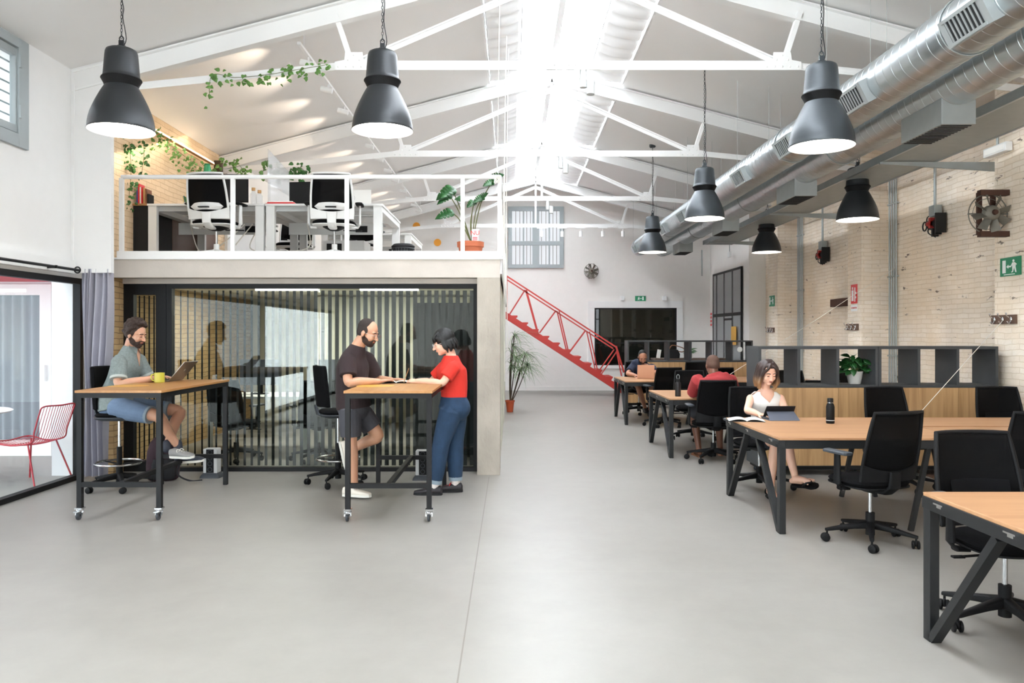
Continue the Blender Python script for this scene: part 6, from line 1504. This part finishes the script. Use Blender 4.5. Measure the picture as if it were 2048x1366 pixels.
# ---- woman in the red T-shirt
def woman_red():
    HD = Head(at(887, 685, 7.46), (-.93, -.18, -.32), k=.97); n0 = at(902, 709, 7.48)
    S1, E1, W1, H1 = at(909, 733, 7.33), at(884, 766, 7.26), at(835, 763, 7.33), at(812, 760, 7.38)
    S2, E2, W2, H2 = at(890, 733, 7.62), at(862, 764, 7.66), at(834, 762, 7.56), at(813, 762, 7.50)
    lat = S1 - S2
    sp = [at(906, 815, 7.48), at(908, 792, 7.48), at(907, 765, 7.48), at(903, 742, 7.48), at(902, 728, 7.48), n0]
    P1, K1, A1, T1 = at(902, 822, 7.40), at(883, 885, 7.40), at(870, 966, 7.42), at(833, 989, 7.44)
    P2, K2, A2, T2 = at(912, 820, 7.54), at(910, 885, 7.55), at(911, 960, 7.55), at(874, 983.5, 7.55)
    m = MB(); build_head(m, HD, True); limb(m, [HD.p(-.025, 0, -.05), n0, sp[4]], [.043, .047, .06])
    torso(m, [(sp[0], .15, .11), (sp[1], .12, .095), (sp[2], .125, .095), (sp[3], .15, .11), (sp[4], .12, .08), (n0, .05, .047)], lat)
    for S, E, W_, h, sd in ((S1, E1, W1, H1, 1), (S2, E2, W2, H2, -1)): arm(m, S, E, W_, .9); hand(m, W_, h - W_, (0, 0, 1) if sd < 0 else (0, -.5, 1), sd, .55 if sd > 0 else .35, .92)
    for P_, K, A in ((P1, K1, A1), (P2, K2, A2)): leg(m, P_, K, A, .95)
    b = remesh(m.build('person', 'skin_c'), .0045); tag(b, 'standing woman with short black hair, red T-shirt and blue jeans, writing', 'person')
    face_parts(HD, b, 'lip', 'hair_black', 2)
    m = MB(); HD.e(m, -.02, 0, .045, .108, .092, .10, 24, 16); HD.e(m, -.05, 0, -.005, .075, .088, .075); HD.e(m, .055, 0, .062, .045, .072, .032); HD.e(m, -.065, 0, -.06, .04, .06, .035)
    rnd = random.Random(8)
    for s in (-1, 1): HD.e(m, .0, s * .082, -.018, .034, .014, .062)
    for q in range(26):
        s = rnd.uniform(-.07, .07); limb(m, [HD.p(.03, s * .8, .11), HD.p(.083, s, .072), HD.p(.096 - abs(s) * .3, s * 1.05, .034 + rnd.uniform(-.008, .008))], [.011, .010, .005], 3, 6)
    for q in range(34):
        a = rnd.uniform(1.3, 5.0); s = math.sin(a) * .088; f_ = math.cos(a) * .1 - .02
        limb(m, [HD.p(f_, s, .0), HD.p(f_ * 1.03 - .004, s * 1.05, -.05), HD.p(f_ * .95, s * .96, -.085 + rnd.uniform(-.02, .02))], [.013, .011, .005], 3, 6)
    remesh(m.build('hair', 'hair_black', b), .0045, 1)
    m = MB(); torso(m, [(sp[1] + V((0, 0, -.02)), .140, .118), (sp[1] + V((0, 0, .02)), .142, .122), (sp[2], .148, .130), (sp[3], .170, .138), (sp[4], .142, .10), (sp[4].lerp(n0, .5), .10, .082), (n0 + V((0, 0, -.01)), .074, .066)], lat)
    for S, E in ((S1, E1), (S2, E2)): S_, E_ = V(S), V(E); sleeve(m, [S_, S_.lerp(E_, .4), S_.lerp(E_, .68)], [.064, .066, .068])
    remesh(m.build('tshirt', 'tee_red', b), .006, 10)
    m = MB(); torso(m, [(at(906, 836, 7.48), .12, .10), (at(909, 818, 7.48), .172, .148), (at(908, 800, 7.48), .150, .128), (at(908, 790, 7.48), .138, .114)], lat)
    for P_, K, A in ((P1, K1, A1), (P2, K2, A2)): P_, K, A = V(P_), V(K), V(A); sleeve(m, [P_, P_.lerp(K, .5), K, K.lerp(A, .5), K.lerp(A, .92)], [.112, .102, .084, .080, .068])
    j = remesh(m.build('jeans', 'denim_dark', b), .006, 8)
    for K, A in ((K1, A1), (K2, A2)): K, A = V(K), V(A); MB().tube([K.lerp(A, .90), K.lerp(A, 1.0)], .066, 24).build('turned_up_hem', 'denim_cuff', j)
    bp = at(922, 822, 7.36)
    for A, T in ((A1, T1), (A2, T2)):
        m = MB(); limb(m, [V(A) + V((0, 0, .06)), V(A) + V((0, 0, -.03))], [.040, .042]); m.build('sock', 'sock_white', b)
        shoe(b, A, None, T, 'shoe_black', 'frame_black', 'lace_red', L=.25)
    return b
woman_red()
t = thing('pencil', label='wooden pencil held upright in the writing woman\'s hand', cat='pencil')
p = at(812, 762, 7.33)
m = MB(); m.cyl(p + V((-.02, 0, -.012)), p + V((.025, .01, .12)), .0035, 6); m.build('shaft', 'raw_wood', t)
m = MB(); m.cyl(p + V((-.02, 0, -.012)), p + V((-.0235, -.001, -.022)), .0035, 6, .0008); m.build('tip', 'ink', t)

# ---- woman in the white top at the desk
def woman_white():
    HD = Head(at(1536, 745, 7.72), (.08, -.92, -.36), k=.98); n0 = at(1531, 777, 7.80)
    S1, E1, W1, H1 = at(1501, 797, 7.80), at(1495, 832, 7.62), at(1517, 833, 7.40), at(1535, 832, 7.33)
    S2, E2, W2, H2 = at(1561, 797, 7.82), at(1571, 830, 7.62), at(1556, 833, 7.42), at(1545, 833, 7.36)
    E1.z = .79; E2.z = .79; W1.z = .775; W2.z = .775; H1.z = .77; H2.z = .77
    lat = S2 - S1
    sp = [at(1531, 872, 7.90), at(1531, 852, 7.88), at(1531, 828, 7.84), at(1531, 806, 7.82), at(1531, 794, 7.82), n0]
    P1, K1, A1, T1 = at(1520, 880, 7.85), at(1550, 884, 7.34), at(1541, 980, 7.27), at(1552, 1001, 7.10)
    P2, K2, A2, T2 = at(1545, 880, 7.85), at(1572, 880, 7.32), at(1592, 960, 7.2), at(1631, 971, 7.06)
    m = MB(); build_head(m, HD, True); limb(m, [HD.p(-.02, 0, -.05), n0, sp[4]], [.042, .044, .06])
    torso(m, [(sp[0], .15, .10), (sp[1], .13, .095), (sp[2], .125, .09), (sp[3], .145, .10), (sp[4], .14, .07), (n0, .055, .045)], lat)
    for S, E, W_, h, sd in ((S1, E1, W1, H1, 1), (S2, E2, W2, H2, -1)): arm(m, S, E, W_, .86); hand(m, W_, h - W_, (0, 0, 1), sd, .2, .92)
    for P_, K, A, T, up in ((P1, K1, A1, T1, V((0, 0, 1))), (P2, K2, A2, T2, V((-.42, -.2, .9)))): leg(m, P_, K, A, .85); foot(m, A, V(T) + V((0, 0, .012)), up)
    b = remesh(m.build('person', 'skin_c'), .0045); tag(b, 'seated woman in a white sleeveless top with shoulder length two-tone hair', 'person')
    face_parts(HD, b, 'lip', 'hair_dark')
    m = MB(); HD.e(m, -.025, 0, .045, .092, .086, .088, 24, 16); HD.e(m, -.055, 0, -.01, .06, .084, .085); rnd = random.Random(3)
    for s in (-1, 1):
        for q in range(34):
            x = rnd.uniform(-.08, .048); w = .080 + rnd.uniform(0, .014) - max(0, x) * .2
            dz = rnd.uniform(-.025, .02)
            limb(m, [HD.p(x * .6, s * .03, .118), HD.p(x, s * w * .88, .06), HD.p(x + .005, s * (w + .004), -.02), HD.p(x + .018, s * (w + .014 + rnd.uniform(-.01, .01)), -.095), HD.p(x + .012, s * (w + rnd.uniform(-.02, .014)), -.155 + dz)], [.012, .013, .013, .011, .004], 3, 6)
    for q in range(16):
        s = rnd.uniform(-.07, .07); limb(m, [HD.p(-.06, s, .08), HD.p(-.10, s * 1.1, -.02), HD.p(-.09, s * 1.15, -.13)], [.015, .016, .008], 3, 6)
    for s in (-1, 1): limb(m, [HD.p(.055, s * .004 + .006, .112), HD.p(.078, s * .038, .078), HD.p(.066, s * .068, .03), HD.p(.052, s * .082, -.03)], [.012, .014, .014, .012], 4, 8)
    HD.e(m, .028, 0, .088, .05, .055, .034); remesh(m.build('hair', 'hair_ombre', b), .0045, 1)
    C2 = cr([sp[0], sp[1], sp[2], sp[3], sp[4], sp[4].lerp(n0, .45), n0], 8); W2 = cr([(.158, .114, 0), (.142, .110, 0), (.138, .105, 0), (.160, .116, 0), (.152, .086, 0), (.125, .066, 0), (.062, .052, 0)], 8); NC = len(C2) - 1
    L_ = V(lat).normalized(); Fd = V((0, -1, 0))
    def vtop(d):                      # d: angle from the front, 0..pi
        if d < .62: return .52 + .36 * (d / .62)
        if d < 1.0: return .88
        if d < 1.57: return .88 - .26 * ((d - 1.0) / .57) ** .7
        if d < 2.1: return .62 + .24 * ((d - 1.57) / .53) ** 1.3
        return .87
    def top_pt(u, v):
        th = 2 * PI * u; d = abs(th - PI); vv = v * vtop(d) * NC; i = min(int(vv), NC - 1); q = vv - i
        c = C2[i].lerp(C2[i + 1], q); w = W2[i].lerp(W2[i + 1], q); a_, b2 = math.sin(th), -math.cos(th)
        e = 2 / 2.3; return c + L_ * (math.copysign(abs(a_) ** e, a_) * w.x) + Fd * (math.copysign(abs(b2) ** e, b2) * w.y)
    m = MB(); nu, nv = 96, 28; g = [[top_pt(i / nu, j / nv) for i in range(nu)] for j in range(nv + 1)]; m.v = [tuple(p) for r in g for p in r]
    m.f = [(j * nu + i, j * nu + (i + 1) % nu, (j + 1) * nu + (i + 1) % nu, (j + 1) * nu + i) for j in range(nv) for i in range(nu)]
    o = m.build('sleeveless_top', 'top_white', b, ang=80); q = o.modifiers.new('s', 'SOLIDIFY'); q.thickness = .007; q.offset = 1
    m = MB(); torso(m, [(V(sp[0]) + V((0, 0, -.05)), .12, .09), (V(sp[0]), .165, .125), (V(sp[1]) + V((0, 0, -.01)), .152, .118)], lat)
    for P_, K in ((P1, K1), (P2, K2)): P_, K = V(P_), V(K); sleeve(m, [P_, P_.lerp(K, .4), P_.lerp(K, .72)], [.092, .09, .082])
    remesh(m.build('shorts', 'shorts_dark', b), .007, 2)
    for A, T, up in ((A1, T1, V((0, 0, 1))), (A2, T2, V((-.42, -.2, .9)))):
        up = up.normalized(); d = V(T) - V(A); d = (d - up * d.dot(up)).normalized(); s = d.cross(up); o = V(T) - d * .22
        m = MB(); m.loft([[o + d * x + s * y + up * z for x, y in [(-.03, 0), (-.015, .03), (.05, .035), (.12, .034), (.19, .046), (.235, .03), (.245, 0), (.235, -.03), (.19, -.046), (.12, -.034), (.05, -.035), (-.015, -.03)]] for z in (-.018, .004)])
        for sg in (-1, 1): m.tube(cr([o + d * .19 + up * .03, o + d * .15 + s * sg * .035 + up * .035, o + d * .11 + s * sg * .04 + up * .0], 5), .011, 8)
        m.build('sandal', 'frame_black', b)
    return b
woman_white()

# ---- man in the red shirt, back to the camera
def man_red():
    HD = Head(at(1425, 731, 9.36), (-.05, .93, -.30)); n0 = at(1427, 746, 9.31)
    S1, E1, W1, H1 = at(1396, 760, 9.34), at(1384, 797, 9.55), at(1403, 795, 9.86), at(1410, 793, 9.95)
    S2, E2, W2, H2 = at(1460, 760, 9.34), at(1471, 797, 9.55), at(1455, 795, 9.86), at(1446, 793, 9.95)
    for q in (E1, E2): q.z = .80
    for q in (W1, W2, H1, H2): q.z = .775
    lat = S1 - S2
    sp = [V((2.46, 9.42, .56)), V((2.46, 9.40, .66)), V((2.455, 9.32, .80)), V((2.45, 9.28, .93)), V((2.45, 9.30, 1.01)), n0]
    P1, K1, A1, T1 = V((2.37, 9.44, .56)), V((2.32, 9.86, .56)), V((2.36, 9.74, .10)), V((2.34, 9.90, .0))
    P2, K2, A2, T2 = V((2.55, 9.44, .56)), V((2.64, 9.86, .56)), V((2.66, 9.86, .10)), V((2.68, 10.02, .0))
    m = MB(); build_head(m, HD); limb(m, [HD.p(-.02, 0, -.05), n0, sp[4]], [.056, .06, .07])
    torso(m, [(sp[0], .16, .11), (sp[1], .15, .11), (sp[2], .16, .11), (sp[3], .18, .11), (sp[4], .15, .08), (n0, .06, .055)], lat)
    for S, E, W_, h, sd in ((S1, E1, W1, H1, -1), (S2, E2, W2, H2, 1)): arm(m, S, E, W_, 1.05); hand(m, W_, h - W_, (0, 0, 1), -sd, .2)
    for P_, K, A, T in ((P1, K1, A1, T1), (P2, K2, A2, T2)): leg(m, P_, K, A); foot(m, A, V(T) + V((0, 0, .02)))
    b = remesh(m.build('person', 'skin_d'), .006); tag(b, 'man with shaved head in a red shirt seated with his back to us', 'person')
    hair_cap(HD, b, 'hair_shaved', -.0005, seed=2, vox=.006)
    m = MB(); torso(m, [(sp[0] + V((0, -.01, .0)), .19, .14), (sp[1], .185, .14), (sp[2], .19, .135), (sp[3], .215, .14), (sp[4] + V((0, 0, .0)), .19, .11), (sp[4].lerp(n0, .5), .12, .085), (n0 + V((0, 0, .0)), .078, .07)], lat)
    for S, E in ((S1, E1), (S2, E2)): S_, E_ = V(S), V(E); sleeve(m, [S_, S_.lerp(E_, .5), S_.lerp(E_, .95)], [.082, .078, .068])
    remesh(m.build('shirt', 'tee_maroon', b), .007, 3)
    m = MB(); torso(m, [(V(sp[0]) + V((0, 0, -.06)), .14, .10), (V(sp[0]), .18, .13), (V(sp[1]), .172, .125)], lat)
    for P_, K in ((P1, K1), (P2, K2)): sleeve(m, [P_, P_.lerp(K, .4), P_.lerp(K, .85)], [.10, .10, .09])
    remesh(m.build('shorts', 'shorts_dark', b), .008, 2)
    for A, T in ((A1, T1), (A2, T2)):
        d = V((T.x - A.x, T.y - A.y, 0)).normalized(); s = d.cross(V((0, 0, 1))); o = V((T.x, T.y, 0)) - d * .22
        m = MB(); m.loft([[o + d * x + s * y + V((0, 0, z)) for x, y in [(-.03, 0), (-.015, .035), (.12, .036), (.2, .05), (.25, 0), (.2, -.05), (.12, -.036), (-.015, -.035)]] for z in (.001, .02)])
        m.tube(cr([o + d * .16 + s * .045 + V((0, 0, .02)), o + d * .15 + V((0, 0, .065)), o + d * .16 - s * .045 + V((0, 0, .02))], 5), .014, 8); m.build('sandal', 'book_brown', b)
    return b
man_red()

# ---- far man in the navy T-shirt
def man_navy():
    HD = Head(at(1285, 714, 14.62), (.02, -.82, -.55)); n0 = at(1284, 727, 14.78)
    S1, E1, W1, H1 = at(1265, 735, 14.78), at(1256, 752, 14.5), at(1272, 752, 14.22), at(1279, 752, 14.12)
    S2, E2, W2, H2 = at(1303, 735, 14.78), at(1312, 752, 14.5), at(1298, 752, 14.22), at(1290, 752, 14.12)
    for q in (E1, E2): q.z = .80
    for q in (W1, W2, H1, H2): q.z = .775
    lat = S2 - S1; x = 2.46
    sp = [V((x, 14.92, .56)), V((x, 14.93, .68)), V((x, 14.88, .80)), V((x, 14.82, .90)), V((2.455, 14.80, .95)), n0]
    P1, K1, A1, T1 = V((2.38, 14.9, .56)), V((2.36, 14.42, .58)), V((2.50, 14.45, .16)), V((2.52, 14.25, .08))
    P2, K2, A2, T2 = V((2.55, 14.9, .56)), V((2.62, 14.42, .56)), V((2.60, 14.5, .12)), V((2.62, 14.3, .0))
    m = MB(); build_head(m, HD); limb(m, [HD.p(-.02, 0, -.05), n0, sp[4]], [.056, .06, .07])
    torso(m, [(sp[0], .16, .11), (sp[1], .15, .11), (sp[2], .16, .11), (sp[3], .18, .11), (sp[4], .15, .08), (n0, .06, .055)], lat)
    for S, E, W_, h, sd in ((S1, E1, W1, H1, 1), (S2, E2, W2, H2, -1)): arm(m, S, E, W_, 1.05); hand(m, W_, h - W_, (0, 0, 1), sd, .25)
    for P_, K, A in ((P1, K1, A1), (P2, K2, A2)): leg(m, P_, K, A)
    b = remesh(m.build('person', 'skin_e'), .0075); tag(b, 'dark haired man in a navy T-shirt behind the peach laptop', 'person')
    face_parts(HD, b, 'lip_dark', 'hair_black'); beard(HD, b, 'hair_dark'); hair_cap(HD, b, 'hair_black', .001, seed=5, top=.006, vox=.006)
    m = MB(); torso(m, [(sp[0], .19, .14), (sp[1], .18, .14), (sp[2], .185, .135), (sp[3], .205, .135), (sp[4], .17, .10), (n0 + V((0, 0, -.005)), .078, .07)], lat)
    for S, E in ((S1, E1), (S2, E2)): S_, E_ = V(S), V(E); sleeve(m, [S_, S_.lerp(E_, .4), S_.lerp(E_, .72)], [.08, .078, .074])
    remesh(m.build('tshirt', 'tee_navy', b), .008, 2)
    m = MB(); torso(m, [(V(sp[0]) + V((0, 0, -.06)), .14, .10), (V(sp[0]), .18, .13), (V(sp[1]), .172, .125)], lat)
    for P_, K in ((P1, K1), (P2, K2)): sleeve(m, [P_, P_.lerp(K, .4), P_.lerp(K, .9)], [.10, .10, .09])
    remesh(m.build('shorts', 'shorts_dark', b), .008, 2)
    for A, T in ((A1, T1), (A2, T2)): shoe(b, A, None, T, 'shoe_black', 'frame_black')
    return b
man_navy()
# ================================================================ light and camera
W = bpy.data.worlds.new('sky'); sc.world = W; W.use_nodes = True
bg = W.node_tree.nodes['Background']; bg.inputs[0].default_value = (0.86, 0.92, 1.0, 1); bg.inputs[1].default_value = 4.6
def area(name, loc, rot, sx, sy, e, col):
    L = bpy.data.lights.new(name, 'AREA'); L.shape = 'RECTANGLE'; L.size = sx; L.size_y = sy; L.energy = e; L.color = col
    o = bpy.data.objects.new(name, L); COL.objects.link(o); o.location = loc; o.rotation_euler = rot; return o
area('added_rear_fill', (2.8, Y0 - .16, 1.9), (math.radians(90), 0, 0), 4.6, 2.4, 70, (.94, .97, 1))  # added fill light outside the made-up window behind the camera
area('added_side_fill', (-4.72, .1, 1.07), (math.radians(90), 0, math.radians(-90)), 5.4, 2.0, 480, (.94, .97, 1))  # added fill for the brick wall, outside the made-up door stretch
area('meeting_room_light', (-2.4, 10.6, 2.12), (0, 0, 0), 3.0, .3, 75, (1, .95, .86))
cam = bpy.data.cameras.new('camera'); co = bpy.data.objects.new('camera', cam); COL.objects.link(co); sc.camera = co
co.location = (0, 0, HC); co.rotation_euler = (PI / 2, 0, 0)
cam.sensor_fit = 'HORIZONTAL'; cam.sensor_width = 36; cam.lens = F / 2048 * 36
cam.shift_x = 2 / 2048; cam.shift_y = -15 / 2048; cam.clip_start = .05; cam.clip_end = 200
vs = sc.view_settings; vs.view_transform = 'Standard'; vs.look = 'None'; vs.gamma = 1; vs.use_curve_mapping = False; vs.exposure = 0.1
sc.cycles.use_adaptive_sampling = True; sc.cycles.adaptive_threshold = 0.02; sc.cycles.max_bounces = 8; sc.cycles.diffuse_bounces = 5; sc.cycles.transparent_max_bounces = 12; sc.cycles.use_denoising = True
sc.cycles.sample_clamp_indirect = 8; sc.cycles.caustics_reflective = False; sc.cycles.caustics_refractive = False
